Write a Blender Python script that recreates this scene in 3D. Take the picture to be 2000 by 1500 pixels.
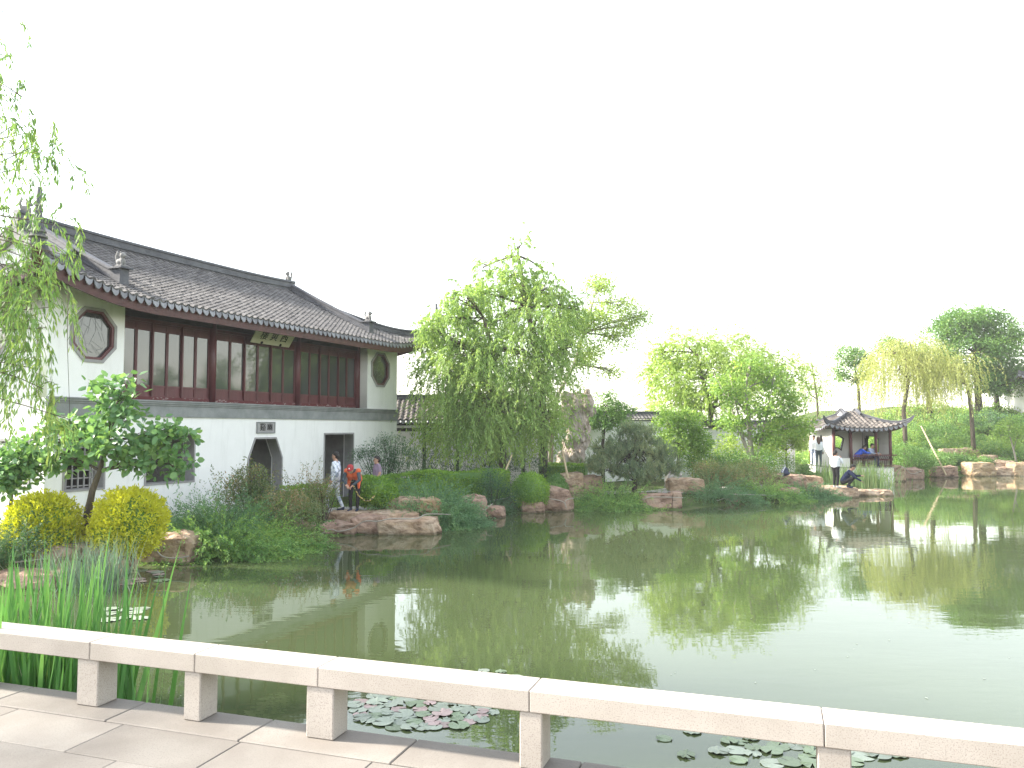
import bpy, bmesh, math, random
import numpy as np
from mathutils import Vector, Matrix

for _o in list(bpy.data.objects):
    bpy.data.objects.remove(_o)
SC = bpy.context.scene
COL = SC.collection
R = math.radians

# ------------------------------------------------------------------ camera, sky, sun, exposure
FPX, ZC = 1540.0, 3.0                      # focal length in pixels of a 2000 px wide frame, eye height above the water
PITCH = math.atan(86 / 1540.0)
cam_d = bpy.data.cameras.new('camera')
cam_d.sensor_width = 36.0
cam_d.lens = 36.0 * FPX / 2000.0
cam_d.clip_start = 0.05
cam_d.clip_end = 2000.0
cam = bpy.data.objects.new('camera', cam_d)
cam.location = (0, 0, ZC)
cam.rotation_euler = (R(90) + PITCH, 0, 0)
COL.objects.link(cam)
SC.camera = cam

SUN_EL, SUN_AZ = R(33), R(9)              # sun on the left, a little beyond the picture plane
SUN_VEC = Vector((-math.cos(SUN_EL) * math.cos(SUN_AZ), math.cos(SUN_EL) * math.sin(SUN_AZ), math.sin(SUN_EL)))
world = bpy.data.worlds.new('World')
SC.world = world
world.use_nodes = True
wn = world.node_tree
wn.nodes.clear()
sky = wn.nodes.new('ShaderNodeTexSky')
sky.sky_type = 'NISHITA'
sky.sun_disc = False
sky.sun_elevation = SUN_EL
sky.sun_rotation = math.atan2(SUN_VEC.x, SUN_VEC.y)
sky.altitude = 50
sky.air_density = 1.5
sky.dust_density = 1.0
sky.ozone_density = 1.0
bg = wn.nodes.new('ShaderNodeBackground')
bg.inputs[1].default_value = 0.15
wo = wn.nodes.new('ShaderNodeOutputWorld')
haze_white = wn.nodes.new('ShaderNodeHueSaturation')        # a milky, almost colourless sky all round
haze_white.inputs['Saturation'].default_value = 0.4
wn.links.new(sky.outputs[0], haze_white.inputs['Color'])
wn.links.new(haze_white.outputs[0], bg.inputs[0])
wn.links.new(bg.outputs[0], wo.inputs[0])

sun_d = bpy.data.lights.new('sun', 'SUN')
sun_d.energy = 4.2
sun_d.angle = R(4)
sun_d.color = (1.0, 0.93, 0.82)
sun = bpy.data.objects.new('sun', sun_d)
sun.location = (-30, 10, 40)
sun.rotation_euler = SUN_VEC.to_track_quat('Z', 'Y').to_euler()
COL.objects.link(sun)

SC.view_settings.view_transform = 'Standard'
SC.view_settings.look = 'None'
SC.view_settings.exposure = 1.9
SC.view_settings.gamma = 1.0
SC.view_settings.use_curve_mapping = False
SC.render.engine = 'CYCLES'
SC.cycles.use_denoising = True
SC.cycles.max_bounces = 6
SC.cycles.transparent_max_bounces = 6
SC.cycles.caustics_reflective = False
SC.cycles.caustics_refractive = False
SC.cycles.sample_clamp_indirect = 4.0

_c, _s = math.cos(PITCH), math.sin(PITCH)


def at(x, y, Y):
    """world point at distance Y in front of the eye that the photograph shows at pixel x, y (measured on the 2000 px photo)"""
    a, b = (x - 1000.0) / FPX, -(y - 750.0) / FPX
    k = Y / (_c - b * _s)
    return Vector((a * k, Y, ZC + (_s + b * _c) * k))


# ------------------------------------------------------------------ materials
MATS = {}


def new_mat(name):
    m = bpy.data.materials.new(name)
    m.use_nodes = True
    nt = m.node_tree
    nt.nodes.clear()
    out = nt.nodes.new('ShaderNodeOutputMaterial')
    return m, nt, out


def N(nt, t, **kw):
    n = nt.nodes.new(t)
    for k, v in kw.items():
        setattr(n, k, v)
    return n


def ramp(nt, stops):
    r = nt.nodes.new('ShaderNodeValToRGB')
    while len(r.color_ramp.elements) < len(stops):
        r.color_ramp.elements.new(0.5)
    for e, (p, c) in zip(r.color_ramp.elements, stops):
        e.position = p
        e.color = (c[0], c[1], c[2], 1)
    return r


def pm(name, c1, c2, scale=3.0, rough=0.7, bump=0.0, bscale=None, spec=0.3, detail=6.0, lo=0.35, hi=0.65, island=0.0, c3=None, stretch=None, metal=0.0):
    """plain procedural surface: two or three colours mixed by noise, fine relief, colour shift from piece to piece"""
    m, nt, out = new_mat(name)
    L = nt.links
    tc = N(nt, 'ShaderNodeTexCoord')
    src = tc.outputs['Object']
    if stretch:
        mp = N(nt, 'ShaderNodeMapping')
        mp.inputs['Scale'].default_value = stretch
        L.new(src, mp.inputs[0])
        src = mp.outputs[0]
    nz = N(nt, 'ShaderNodeTexNoise')
    nz.inputs['Scale'].default_value = scale
    nz.inputs['Detail'].default_value = detail
    nz.inputs['Roughness'].default_value = 0.65
    L.new(src, nz.inputs['Vector'])
    st = [(lo, c1), (hi, c2)] if c3 is None else [(lo, c1), ((lo + hi) / 2, c2), (hi, c3)]
    rp = ramp(nt, st)
    L.new(nz.outputs[0], rp.inputs[0])
    col = rp.outputs[0]
    if island:
        g = N(nt, 'ShaderNodeNewGeometry')
        oi = N(nt, 'ShaderNodeObjectInfo')
        ad = N(nt, 'ShaderNodeMath', operation='ADD')
        L.new(g.outputs['Random Per Island'], ad.inputs[0])
        L.new(oi.outputs['Random'], ad.inputs[1])
        fr = N(nt, 'ShaderNodeMath', operation='FRACT')
        L.new(ad.outputs[0], fr.inputs[0])
        mr = N(nt, 'ShaderNodeMapRange')
        mr.inputs['To Min'].default_value = 1 - island
        mr.inputs['To Max'].default_value = 1 + island
        L.new(fr.outputs[0], mr.inputs[0])
        mx = N(nt, 'ShaderNodeVectorMath', operation='SCALE')
        L.new(col, mx.inputs[0])
        L.new(mr.outputs[0], mx.inputs['Scale'])
        col = mx.outputs[0]
    b = N(nt, 'ShaderNodeBsdfPrincipled')
    b.inputs['Roughness'].default_value = rough
    b.inputs['Specular IOR Level'].default_value = spec
    b.inputs['Metallic'].default_value = metal
    L.new(col, b.inputs['Base Color'])
    if bump:
        n2 = N(nt, 'ShaderNodeTexNoise')
        n2.inputs['Scale'].default_value = bscale or scale * 4
        n2.inputs['Detail'].default_value = 5
        L.new(src, n2.inputs['Vector'])
        bp = N(nt, 'ShaderNodeBump')
        bp.inputs['Strength'].default_value = bump
        bp.inputs['Distance'].default_value = 0.05
        L.new(n2.outputs[0], bp.inputs['Height'])
        L.new(bp.outputs[0], b.inputs['Normal'])
    L.new(b.outputs[0], out.inputs[0])
    MATS[name] = m
    return m


LEAF_GAIN = (2.05, 2.0, 2.5)


def leafmat(name, stops, trans=0.4, rough=0.5, nscale=0.8, nmix=0.45):
    """foliage: the colour of each leaf is picked by chance, pushed by a slow noise so that whole sprigs differ; thin leaves let light through"""
    m, nt, out = new_mat(name)
    L = nt.links
    g = N(nt, 'ShaderNodeNewGeometry')
    nz = N(nt, 'ShaderNodeTexNoise')
    nz.inputs['Scale'].default_value = nscale
    nz.inputs['Detail'].default_value = 3
    L.new(g.outputs['Position'], nz.inputs['Vector'])
    mr = N(nt, 'ShaderNodeMapRange')
    mr.inputs['From Min'].default_value = 0.3
    mr.inputs['From Max'].default_value = 0.7
    L.new(nz.outputs[0], mr.inputs[0])
    mx = N(nt, 'ShaderNodeMix', data_type='FLOAT')
    mx.inputs[0].default_value = nmix
    L.new(g.outputs['Random Per Island'], mx.inputs[2])
    L.new(mr.outputs[0], mx.inputs[3])
    rp = ramp(nt, [(p, tuple(min(0.6, q * g_) for q, g_ in zip(c, LEAF_GAIN))) for p, c in stops])
    L.new(mx.outputs[0], rp.inputs[0])
    b = N(nt, 'ShaderNodeBsdfPrincipled')
    b.inputs['Roughness'].default_value = rough
    b.inputs['Specular IOR Level'].default_value = 0.35
    L.new(rp.outputs[0], b.inputs['Base Color'])
    t = N(nt, 'ShaderNodeBsdfTranslucent')
    ms = N(nt, 'ShaderNodeMixRGB', blend_type='MULTIPLY')
    ms.inputs[0].default_value = 1.0
    ms.inputs[2].default_value = (1.35, 1.3, 0.7, 1)
    L.new(rp.outputs[0], ms.inputs[1])
    L.new(ms.outputs[0], t.inputs[0])
    s = N(nt, 'ShaderNodeMixShader')
    s.inputs[0].default_value = trans
    L.new(b.outputs[0], s.inputs[1])
    L.new(t.outputs[0], s.inputs[2])
    L.new(s.outputs[0], out.inputs[0])
    MATS[name] = m
    return m


pm('plaster_warm', (0.82, 0.79, 0.755), (0.72, 0.69, 0.65), 0.8, 0.85, 0.10, 30, 0.15, lo=0.45, hi=0.85)
pm('grey_stone', (0.19, 0.20, 0.20), (0.27, 0.28, 0.28), 2.2, 0.8, 0.15, 25, 0.2)
pm('grey_frame', (0.26, 0.25, 0.25), (0.34, 0.33, 0.33), 3.0, 0.8, 0.1, 30, 0.2)
pm('red_wood', (0.072, 0.017, 0.020), (0.115, 0.030, 0.034), 4.0, 0.45, 0.12, 40, 0.4, stretch=(1, 1, 0.25))
pm('worn_red_wood', (0.10, 0.018, 0.02), (0.34, 0.27, 0.26), 7.0, 0.6, 0.2, 30, 0.3, lo=0.56, hi=0.64, stretch=(0.6, 1, 2))
pm('brown_wood', (0.048, 0.016, 0.014), (0.085, 0.028, 0.024), 4.0, 0.5, 0.1, 30, 0.35)
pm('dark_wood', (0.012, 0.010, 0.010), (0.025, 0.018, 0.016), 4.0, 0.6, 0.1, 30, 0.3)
pm('orange_wood', (0.20, 0.07, 0.025), (0.30, 0.12, 0.05), 6.0, 0.55, 0.1, 30, 0.3, stretch=(1, 1, 0.2))
pm('tile', (0.070, 0.066, 0.067), (0.155, 0.146, 0.142), 2.5, 0.72, 0.25, 18, 0.3, island=0.22)
pm('tile_warm', (0.085, 0.075, 0.068), (0.17, 0.15, 0.135), 2.5, 0.75, 0.25, 18, 0.25, island=0.32)
pm('drip', (0.15, 0.15, 0.165), (0.25, 0.25, 0.27), 5.0, 0.7, 0.2, 30, 0.3, island=0.25)
pm('ridge', (0.055, 0.057, 0.068), (0.105, 0.107, 0.12), 2.5, 0.62, 0.15, 20, 0.35)
pm('ridge_pale', (0.16, 0.155, 0.155), (0.27, 0.26, 0.25), 3.0, 0.75, 0.2, 20, 0.25)
pm('sign_board', (0.60, 0.57, 0.42), (0.66, 0.63, 0.48), 3.0, 0.6, 0.0)
pm('ink', (0.012, 0.012, 0.012), (0.02, 0.02, 0.02), 3.0, 0.6)
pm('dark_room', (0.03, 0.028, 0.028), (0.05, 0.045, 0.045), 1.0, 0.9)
pm('soil', (0.07, 0.05, 0.035), (0.13, 0.10, 0.07), 2.0, 0.9, 0.4, 10, 0.1)


def stone(name, c1, c2, speck, stain, rough=0.75, sscale=160.0, island=0.06, streak=None):
    """cut stone: mottled colour, mineral specks, blotchy stains with their own shape"""
    m, nt, out = new_mat(name)
    L = nt.links
    tc = N(nt, 'ShaderNodeTexCoord')
    src = tc.outputs['Object']
    a = N(nt, 'ShaderNodeTexNoise')
    a.inputs['Scale'].default_value = 2.5
    a.inputs['Detail'].default_value = 5
    L.new(src, a.inputs[0])
    r1 = ramp(nt, [(0.35, c1), (0.65, c2)])
    L.new(a.outputs[0], r1.inputs[0])
    b = N(nt, 'ShaderNodeTexNoise')
    b.inputs['Scale'].default_value = sscale
    b.inputs['Detail'].default_value = 2
    L.new(src, b.inputs[0])
    r2 = ramp(nt, [(0.36, (1, 1, 1)), (0.46, (0, 0, 0))])
    L.new(b.outputs[0], r2.inputs[0])
    m1 = N(nt, 'ShaderNodeMixRGB')
    m1.inputs[2].default_value = (*speck, 1)
    sc_ = N(nt, 'ShaderNodeMath', operation='MULTIPLY')
    sc_.inputs[1].default_value = 0.55
    L.new(r2.outputs[0], sc_.inputs[0])
    L.new(sc_.outputs[0], m1.inputs[0])
    L.new(r1.outputs[0], m1.inputs[1])
    c = N(nt, 'ShaderNodeTexNoise')
    c.inputs['Scale'].default_value = 1.3
    c.inputs['Detail'].default_value = 7
    c.inputs['Roughness'].default_value = 0.7
    c.inputs['Distortion'].default_value = 0.6
    if streak:
        mp = N(nt, 'ShaderNodeMapping')
        mp.inputs['Scale'].default_value = streak
        L.new(src, mp.inputs[0])
        L.new(mp.outputs[0], c.inputs[0])
    else:
        L.new(src, c.inputs[0])
    r3 = ramp(nt, [(0.50, (0, 0, 0)), (0.72, (1, 1, 1))])
    L.new(c.outputs[0], r3.inputs[0])
    s2 = N(nt, 'ShaderNodeMath', operation='MULTIPLY')
    s2.inputs[1].default_value = 0.55
    L.new(r3.outputs[0], s2.inputs[0])
    m2 = N(nt, 'ShaderNodeMixRGB')
    m2.inputs[2].default_value = (*stain, 1)
    L.new(s2.outputs[0], m2.inputs[0])
    L.new(m1.outputs[0], m2.inputs[1])
    oi = N(nt, 'ShaderNodeObjectInfo')
    mr = N(nt, 'ShaderNodeMapRange')
    mr.inputs['To Min'].default_value = 1 - island
    mr.inputs['To Max'].default_value = 1 + island
    L.new(oi.outputs['Random'], mr.inputs[0])
    vs = N(nt, 'ShaderNodeVectorMath', operation='SCALE')
    L.new(m2.outputs[0], vs.inputs[0])
    L.new(mr.outputs[0], vs.inputs['Scale'])
    p = N(nt, 'ShaderNodeBsdfPrincipled')
    p.inputs['Roughness'].default_value = rough
    p.inputs['Specular IOR Level'].default_value = 0.25
    L.new(vs.outputs[0], p.inputs['Base Color'])
    bp = N(nt, 'ShaderNodeBump')
    bp.inputs['Strength'].default_value = 0.12
    bp.inputs['Distance'].default_value = 0.01
    L.new(b.outputs[0], bp.inputs['Height'])
    L.new(bp.outputs[0], p.inputs['Normal'])
    L.new(p.outputs[0], out.inputs[0])
    MATS[name] = m


stone('granite', (0.375, 0.335, 0.295), (0.445, 0.40, 0.36), (0.20, 0.17, 0.15), (0.31, 0.275, 0.24))
stone('paving', (0.20, 0.178, 0.156), (0.255, 0.234, 0.208), (0.17, 0.15, 0.135), (0.19, 0.165, 0.145), sscale=120, island=0.10)
stone('plaster', (0.81, 0.80, 0.79), (0.84, 0.83, 0.82), (0.78, 0.77, 0.75), (0.66, 0.65, 0.63), 0.85, 60, 0.0, (2.2, 2.2, 0.35))
pm('joint', (0.17, 0.155, 0.14), (0.24, 0.22, 0.20), 6.0, 0.9)


def rockmat(name, c1, c2, c3):
    """sandstone: stained beds, rough grain, dark wet foot at the waterline"""
    m, nt, out = new_mat(name)
    L = nt.links
    g = N(nt, 'ShaderNodeNewGeometry')
    oi = N(nt, 'ShaderNodeObjectInfo')
    ad = N(nt, 'ShaderNodeVectorMath', operation='ADD')
    L.new(g.outputs['Position'], ad.inputs[0])
    L.new(oi.outputs['Location'], ad.inputs[1])
    a = N(nt, 'ShaderNodeTexNoise')
    a.inputs['Scale'].default_value = 2.6
    a.inputs['Detail'].default_value = 8
    a.inputs['Roughness'].default_value = 0.7
    L.new(ad.outputs[0], a.inputs[0])
    r1 = ramp(nt, [(0.34, c1), (0.52, c2), (0.68, c3)])
    L.new(a.outputs[0], r1.inputs[0])
    mp = N(nt, 'ShaderNodeMapping')
    mp.inputs['Scale'].default_value = (1.6, 1.6, 4.5)
    L.new(ad.outputs[0], mp.inputs[0])
    b = N(nt, 'ShaderNodeTexNoise')
    b.inputs['Scale'].default_value = 1.8
    b.inputs['Detail'].default_value = 5
    L.new(mp.outputs[0], b.inputs[0])
    r2 = ramp(nt, [(0.34, (0.55, 0.50, 0.46)), (0.46, (1, 1, 1)), (0.70, (1.12, 1.08, 1.0))])
    L.new(b.outputs[0], r2.inputs[0])
    m1 = N(nt, 'ShaderNodeMixRGB', blend_type='MULTIPLY')
    m1.inputs[0].default_value = 1
    L.new(r1.outputs[0], m1.inputs[1])
    L.new(r2.outputs[0], m1.inputs[2])
    sx = N(nt, 'ShaderNodeSeparateXYZ')
    L.new(g.outputs['Position'], sx.inputs[0])
    wn_ = N(nt, 'ShaderNodeMath', operation='MULTIPLY_ADD')
    wn_.inputs[1].default_value = 0.16
    L.new(a.outputs[0], wn_.inputs[0])
    L.new(sx.outputs['Z'], wn_.inputs[2])
    r3 = ramp(nt, [(0.115, (0.42, 0.44, 0.40)), (0.165, (1, 1, 1))])
    L.new(wn_.outputs[0], r3.inputs[0])
    m2 = N(nt, 'ShaderNodeMixRGB', blend_type='MULTIPLY')
    m2.inputs[0].default_value = 1
    L.new(m1.outputs[0], m2.inputs[1])
    L.new(r3.outputs[0], m2.inputs[2])
    p = N(nt, 'ShaderNodeBsdfPrincipled')
    p.inputs['Roughness'].default_value = 0.85
    p.inputs['Specular IOR Level'].default_value = 0.2
    L.new(m2.outputs[0], p.inputs['Base Color'])
    c = N(nt, 'ShaderNodeTexNoise')
    c.inputs['Scale'].default_value = 11
    c.inputs['Detail'].default_value = 7
    L.new(ad.outputs[0], c.inputs[0])
    ab = N(nt, 'ShaderNodeMath', operation='ADD')
    L.new(c.outputs[0], ab.inputs[0])
    L.new(b.outputs[0], ab.inputs[1])
    bp = N(nt, 'ShaderNodeBump')
    bp.inputs['Strength'].default_value = 0.8
    bp.inputs['Distance'].default_value = 0.06
    L.new(ab.outputs[0], bp.inputs['Height'])
    L.new(bp.outputs[0], p.inputs['Normal'])
    L.new(p.outputs[0], out.inputs[0])
    MATS[name] = m


rockmat('rock_tan', (0.25, 0.165, 0.11), (0.42, 0.31, 0.225), (0.50, 0.40, 0.31))
rockmat('rock_pink', (0.19, 0.12, 0.09), (0.34, 0.235, 0.18), (0.31, 0.25, 0.195))
rockmat('rock_gold', (0.26, 0.165, 0.09), (0.40, 0.29, 0.185), (0.45, 0.36, 0.26))
rockmat('rock_grey', (0.28, 0.27, 0.26), (0.42, 0.40, 0.38), (0.5, 0.49, 0.47))
pm('scholar_stone', (0.20, 0.155, 0.125), (0.44, 0.37, 0.32), 1.6, 0.85, 0.6, 7, 0.15, c3=(0.34, 0.30, 0.27))
pm('hose', (0.36, 0.33, 0.28), (0.28, 0.25, 0.21), 6.0, 0.5)
pm('bark', (0.075, 0.058, 0.045), (0.15, 0.125, 0.10), 5.0, 0.9, 0.6, 14, 0.1, stretch=(1, 1, 0.3))
pm('bark_dark', (0.035, 0.028, 0.024), (0.075, 0.062, 0.052), 5.0, 0.9, 0.6, 14, 0.1, stretch=(1, 1, 0.3))
pm('bark_pale', (0.22, 0.20, 0.17), (0.34, 0.31, 0.27), 4.0, 0.85, 0.4, 14, 0.15, stretch=(1, 1, 0.4))
pm('twig', (0.11, 0.11, 0.045), (0.15, 0.14, 0.06), 4.0, 0.8)
pm('twig_red', (0.12, 0.06, 0.04), (0.16, 0.085, 0.055), 4.0, 0.8)
pm('bamboo_pole', (0.40, 0.31, 0.19), (0.50, 0.40, 0.26), 4.0, 0.6, stretch=(1, 1, 0.3))
pm('skin', (0.42, 0.24, 0.17), (0.48, 0.28, 0.20), 5.0, 0.55)
pm('hair', (0.010, 0.009, 0.009), (0.018, 0.015, 0.014), 20.0, 0.45)
pm('hair_brown', (0.06, 0.03, 0.02), (0.10, 0.05, 0.035), 20.0, 0.45)
pm('shoe_dark', (0.015, 0.02, 0.045), (0.03, 0.035, 0.07), 10.0, 0.5)
pm('shoe_white', (0.6, 0.6, 0.6), (0.7, 0.7, 0.7), 10.0, 0.5)
pm('camo', (0.72, 0.74, 0.80), (0.30, 0.35, 0.46), 13.0, 0.85, detail=2, lo=0.50, hi=0.56)
pm('white_cloth', (0.74, 0.75, 0.78), (0.68, 0.69, 0.72), 5.0, 0.85)
pm('black_cloth', (0.016, 0.015, 0.018), (0.028, 0.026, 0.03), 6.0, 0.85)
pm('navy_cloth', (0.010, 0.016, 0.05), (0.018, 0.026, 0.075), 6.0, 0.8)
pm('blue_cloth', (0.01, 0.07, 0.52), (0.015, 0.10, 0.62), 6.0, 0.7)
pm('orange_cloth', (0.62, 0.11, 0.045), (0.72, 0.15, 0.06), 6.0, 0.8)
pm('red_cloth', (0.33, 0.03, 0.035), (0.40, 0.045, 0.05), 6.0, 0.8)
pm('slate_cloth', (0.045, 0.065, 0.08), (0.07, 0.09, 0.11), 6.0, 0.85)
pm('plaid_cloth', (0.50, 0.54, 0.66), (0.28, 0.33, 0.50), 16.0, 0.85, detail=1, lo=0.45, hi=0.55)
pm('grass_soil', (0.035, 0.06, 0.018), (0.07, 0.10, 0.03), 0.7, 0.95, 0.5, 8, 0.1, c3=(0.10, 0.085, 0.05))
pm('path_stone', (0.36, 0.34, 0.31), (0.46, 0.43, 0.40), 3.0, 0.85, 0.2, 20, 0.2)
pm('pad_green', (0.19, 0.225, 0.17), (0.25, 0.28, 0.23), 4.0, 0.4, island=0.2, spec=0.4)
pm('pad_dark', (0.12, 0.165, 0.09), (0.17, 0.21, 0.14), 5.0, 0.4, island=0.25, spec=0.4)
pm('pad_red', (0.27, 0.19, 0.175), (0.33, 0.25, 0.235), 5.0, 0.4, island=0.2, spec=0.5)
pm('bag', (0.02, 0.028, 0.06), (0.04, 0.05, 0.09), 5.0, 0.6)
pm('bag_grey', (0.30, 0.32, 0.36), (0.38, 0.40, 0.44), 5.0, 0.6)

leafmat('willow_leaf', [(0.1, (0.080, 0.14, 0.036)), (0.5, (0.135, 0.205, 0.052)), (0.9, (0.20, 0.265, 0.075))], 0.5)
leafmat('willow_near_leaf', [(0.1, (0.060, 0.115, 0.030)), (0.55, (0.105, 0.175, 0.045)), (0.95, (0.21, 0.26, 0.06))], 0.4)
leafmat('willow_pale_leaf', [(0.1, (0.14, 0.165, 0.042)), (0.5, (0.19, 0.215, 0.06)), (0.9, (0.26, 0.275, 0.085))], 0.45)
leafmat('pale_green_leaf', [(0.1, (0.095, 0.15, 0.030)), (0.5, (0.15, 0.215, 0.045)), (0.9, (0.22, 0.28, 0.07))], 0.45)
leafmat('bright_leaf', [(0.1, (0.065, 0.12, 0.024)), (0.5, (0.105, 0.18, 0.036)), (0.9, (0.18, 0.25, 0.055))], 0.45)
leafmat('mid_leaf', [(0.1, (0.038, 0.085, 0.022)), (0.5, (0.065, 0.13, 0.030)), (0.9, (0.11, 0.18, 0.04))], 0.38)
leafmat('broad_leaf', [(0.1, (0.045, 0.095, 0.034)), (0.5, (0.075, 0.15, 0.05)), (0.92, (0.14, 0.225, 0.065))], 0.35, 0.38)
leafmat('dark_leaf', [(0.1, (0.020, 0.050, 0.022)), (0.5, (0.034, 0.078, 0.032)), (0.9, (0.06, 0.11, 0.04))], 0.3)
leafmat('juniper_leaf', [(0.1, (0.04, 0.085, 0.036)), (0.5, (0.065, 0.135, 0.05)), (0.9, (0.11, 0.185, 0.06))], 0.25, 0.6)
leafmat('juniper_bright_leaf', [(0.1, (0.05, 0.11, 0.03)), (0.5, (0.095, 0.18, 0.04)), (0.9, (0.19, 0.27, 0.055))], 0.3, 0.6)
leafmat('pine_leaf', [(0.1, (0.055, 0.085, 0.048)), (0.5, (0.095, 0.135, 0.062)), (0.9, (0.19, 0.20, 0.09))], 0.35, 0.6)
leafmat('hedge_leaf', [(0.1, (0.050, 0.105, 0.016)), (0.5, (0.09, 0.17, 0.022)), (0.9, (0.16, 0.25, 0.03))], 0.35)
leafmat('yellow_leaf', [(0.08, (0.16, 0.19, 0.012)), (0.4, (0.34, 0.33, 0.014)), (0.9, (0.52, 0.46, 0.025))], 0.35)
leafmat('bronze_leaf', [(0.1, (0.05, 0.085, 0.03)), (0.5, (0.085, 0.115, 0.04)), (0.75, (0.14, 0.13, 0.05)), (0.95, (0.20, 0.12, 0.06))], 0.35)
leafmat('rush_leaf', [(0.1, (0.055, 0.095, 0.06)), (0.6, (0.09, 0.135, 0.085)), (0.95, (0.18, 0.17, 0.10))], 0.2)
leafmat('reed_leaf', [(0.1, (0.09, 0.15, 0.05)), (0.6, (0.14, 0.20, 0.07)), (0.95, (0.24, 0.23, 0.11))], 0.35)
leafmat('iris_leaf', [(0.1, (0.035, 0.10, 0.025)), (0.6, (0.06, 0.145, 0.035)), (0.93, (0.10, 0.19, 0.05)), (0.99, (0.40, 0.38, 0.22))], 0.35, 0.35, nmix=0.3)
leafmat('grass_leaf', [(0.1, (0.045, 0.09, 0.022)), (0.6, (0.075, 0.14, 0.03)), (0.95, (0.13, 0.18, 0.05))], 0.3)

# glass: dark behind, mirrors the trees and sky
m_, nt_, out_ = new_mat('glass')
b_ = N(nt_, 'ShaderNodeBsdfPrincipled')
b_.inputs['Base Color'].default_value = (0.05, 0.053, 0.053, 1)
b_.inputs['Roughness'].default_value = 0.04
b_.inputs['IOR'].default_value = 1.75
tc_ = N(nt_, 'ShaderNodeTexCoord')
nz_ = N(nt_, 'ShaderNodeTexNoise')
nz_.inputs['Scale'].default_value = 1.5
bp_ = N(nt_, 'ShaderNodeBump')
bp_.inputs['Strength'].default_value = 0.04
nt_.links.new(tc_.outputs['Object'], nz_.inputs[0])
nt_.links.new(nz_.outputs[0], bp_.inputs['Height'])
nt_.links.new(bp_.outputs[0], b_.inputs['Normal'])
nt_.links.new(b_.outputs[0], out_.inputs[0])
MATS['glass'] = m_

# pond water: murky green body, mirror surface with very small ripples
m_, nt_, out_ = new_mat('water')
L_ = nt_.links
g_ = N(nt_, 'ShaderNodeNewGeometry')
b_ = N(nt_, 'ShaderNodeBsdfPrincipled')
b_.inputs['Roughness'].default_value = 0.02
b_.inputs['IOR'].default_value = 1.5
nz0 = N(nt_, 'ShaderNodeTexNoise')
nz0.inputs['Scale'].default_value = 0.12
L_.new(g_.outputs['Position'], nz0.inputs[0])
rp_ = ramp(nt_, [(0.35, (0.048, 0.066, 0.028)), (0.65, (0.062, 0.080, 0.036))])
L_.new(nz0.outputs[0], rp_.inputs[0])
L_.new(rp_.outputs[0], b_.inputs['Base Color'])
mp_ = N(nt_, 'ShaderNodeMapping')
mp_.inputs['Scale'].default_value = (0.9, 2.2, 1)
mp_.inputs['Rotation'].default_value = (0, 0, R(-8))
L_.new(g_.outputs['Position'], mp_.inputs[0])
nz1 = N(nt_, 'ShaderNodeTexNoise')
nz1.inputs['Scale'].default_value = 2.6
nz1.inputs['Detail'].default_value = 2.5
L_.new(mp_.outputs[0], nz1.inputs[0])
nz2 = N(nt_, 'ShaderNodeTexNoise')
nz2.inputs['Scale'].default_value = 0.5
nz2.inputs['Detail'].default_value = 1
L_.new(mp_.outputs[0], nz2.inputs[0])
mu_ = N(nt_, 'ShaderNodeMath', operation='MULTIPLY_ADD')
mu_.inputs[1].default_value = 3.0
L_.new(nz2.outputs[0], mu_.inputs[0])
L_.new(nz1.outputs[0], mu_.inputs[2])
bp_ = N(nt_, 'ShaderNodeBump')
nz3 = N(nt_, 'ShaderNodeTexNoise')
nz3.inputs['Scale'].default_value = 0.16
nz3.inputs['Detail'].default_value = 3
L_.new(mp_.outputs[0], nz3.inputs[0])
mr_ = N(nt_, 'ShaderNodeMapRange')
mr_.inputs['From Min'].default_value = 0.38
mr_.inputs['From Max'].default_value = 0.66
mr_.inputs['To Min'].default_value = 0.25
mr_.inputs['To Max'].default_value = 1.0
L_.new(nz3.outputs[0], mr_.inputs[0])
L_.new(mr_.outputs[0], bp_.inputs['Strength'])
bp_.inputs['Distance'].default_value = 0.0018
L_.new(mu_.outputs[0], bp_.inputs['Height'])
L_.new(bp_.outputs[0], b_.inputs['Normal'])
L_.new(b_.outputs[0], out_.inputs[0])
MATS['water'] = m_

# striped tee shirt
m_, nt_, out_ = new_mat('striped_cloth')
tc_ = N(nt_, 'ShaderNodeTexCoord')
wv_ = N(nt_, 'ShaderNodeTexWave', wave_type='BANDS', bands_direction='Z')
wv_.inputs['Scale'].default_value = 9.0
rp_ = ramp(nt_, [(0.35, (0.16, 0.17, 0.24)), (0.55, (0.30, 0.32, 0.40)), (0.85, (0.32, 0.12, 0.18))])
b_ = N(nt_, 'ShaderNodeBsdfPrincipled')
b_.inputs['Roughness'].default_value = 0.85
nt_.links.new(tc_.outputs['Object'], wv_.inputs[0])
nt_.links.new(wv_.outputs[0], rp_.inputs[0])
nt_.links.new(rp_.outputs[0], b_.inputs['Base Color'])
nt_.links.new(b_.outputs[0], out_.inputs[0])
MATS['striped_cloth'] = m_


# ------------------------------------------------------------------ object helpers
def tag(o, label=None, cat=None, group=None, kind=None):
    if label:
        o['label'] = label
    if cat:
        o['category'] = cat
    if group:
        o['group'] = group
    if kind:
        o['kind'] = kind
    return o


def empty(name, loc=(0, 0, 0), rz=0.0, label=None, cat=None, group=None):
    o = bpy.data.objects.new(name, None)
    o.empty_display_size = 0.2
    o.location = loc
    o.rotation_euler = (0, 0, rz)
    COL.objects.link(o)
    return tag(o, label, cat, group)


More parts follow.
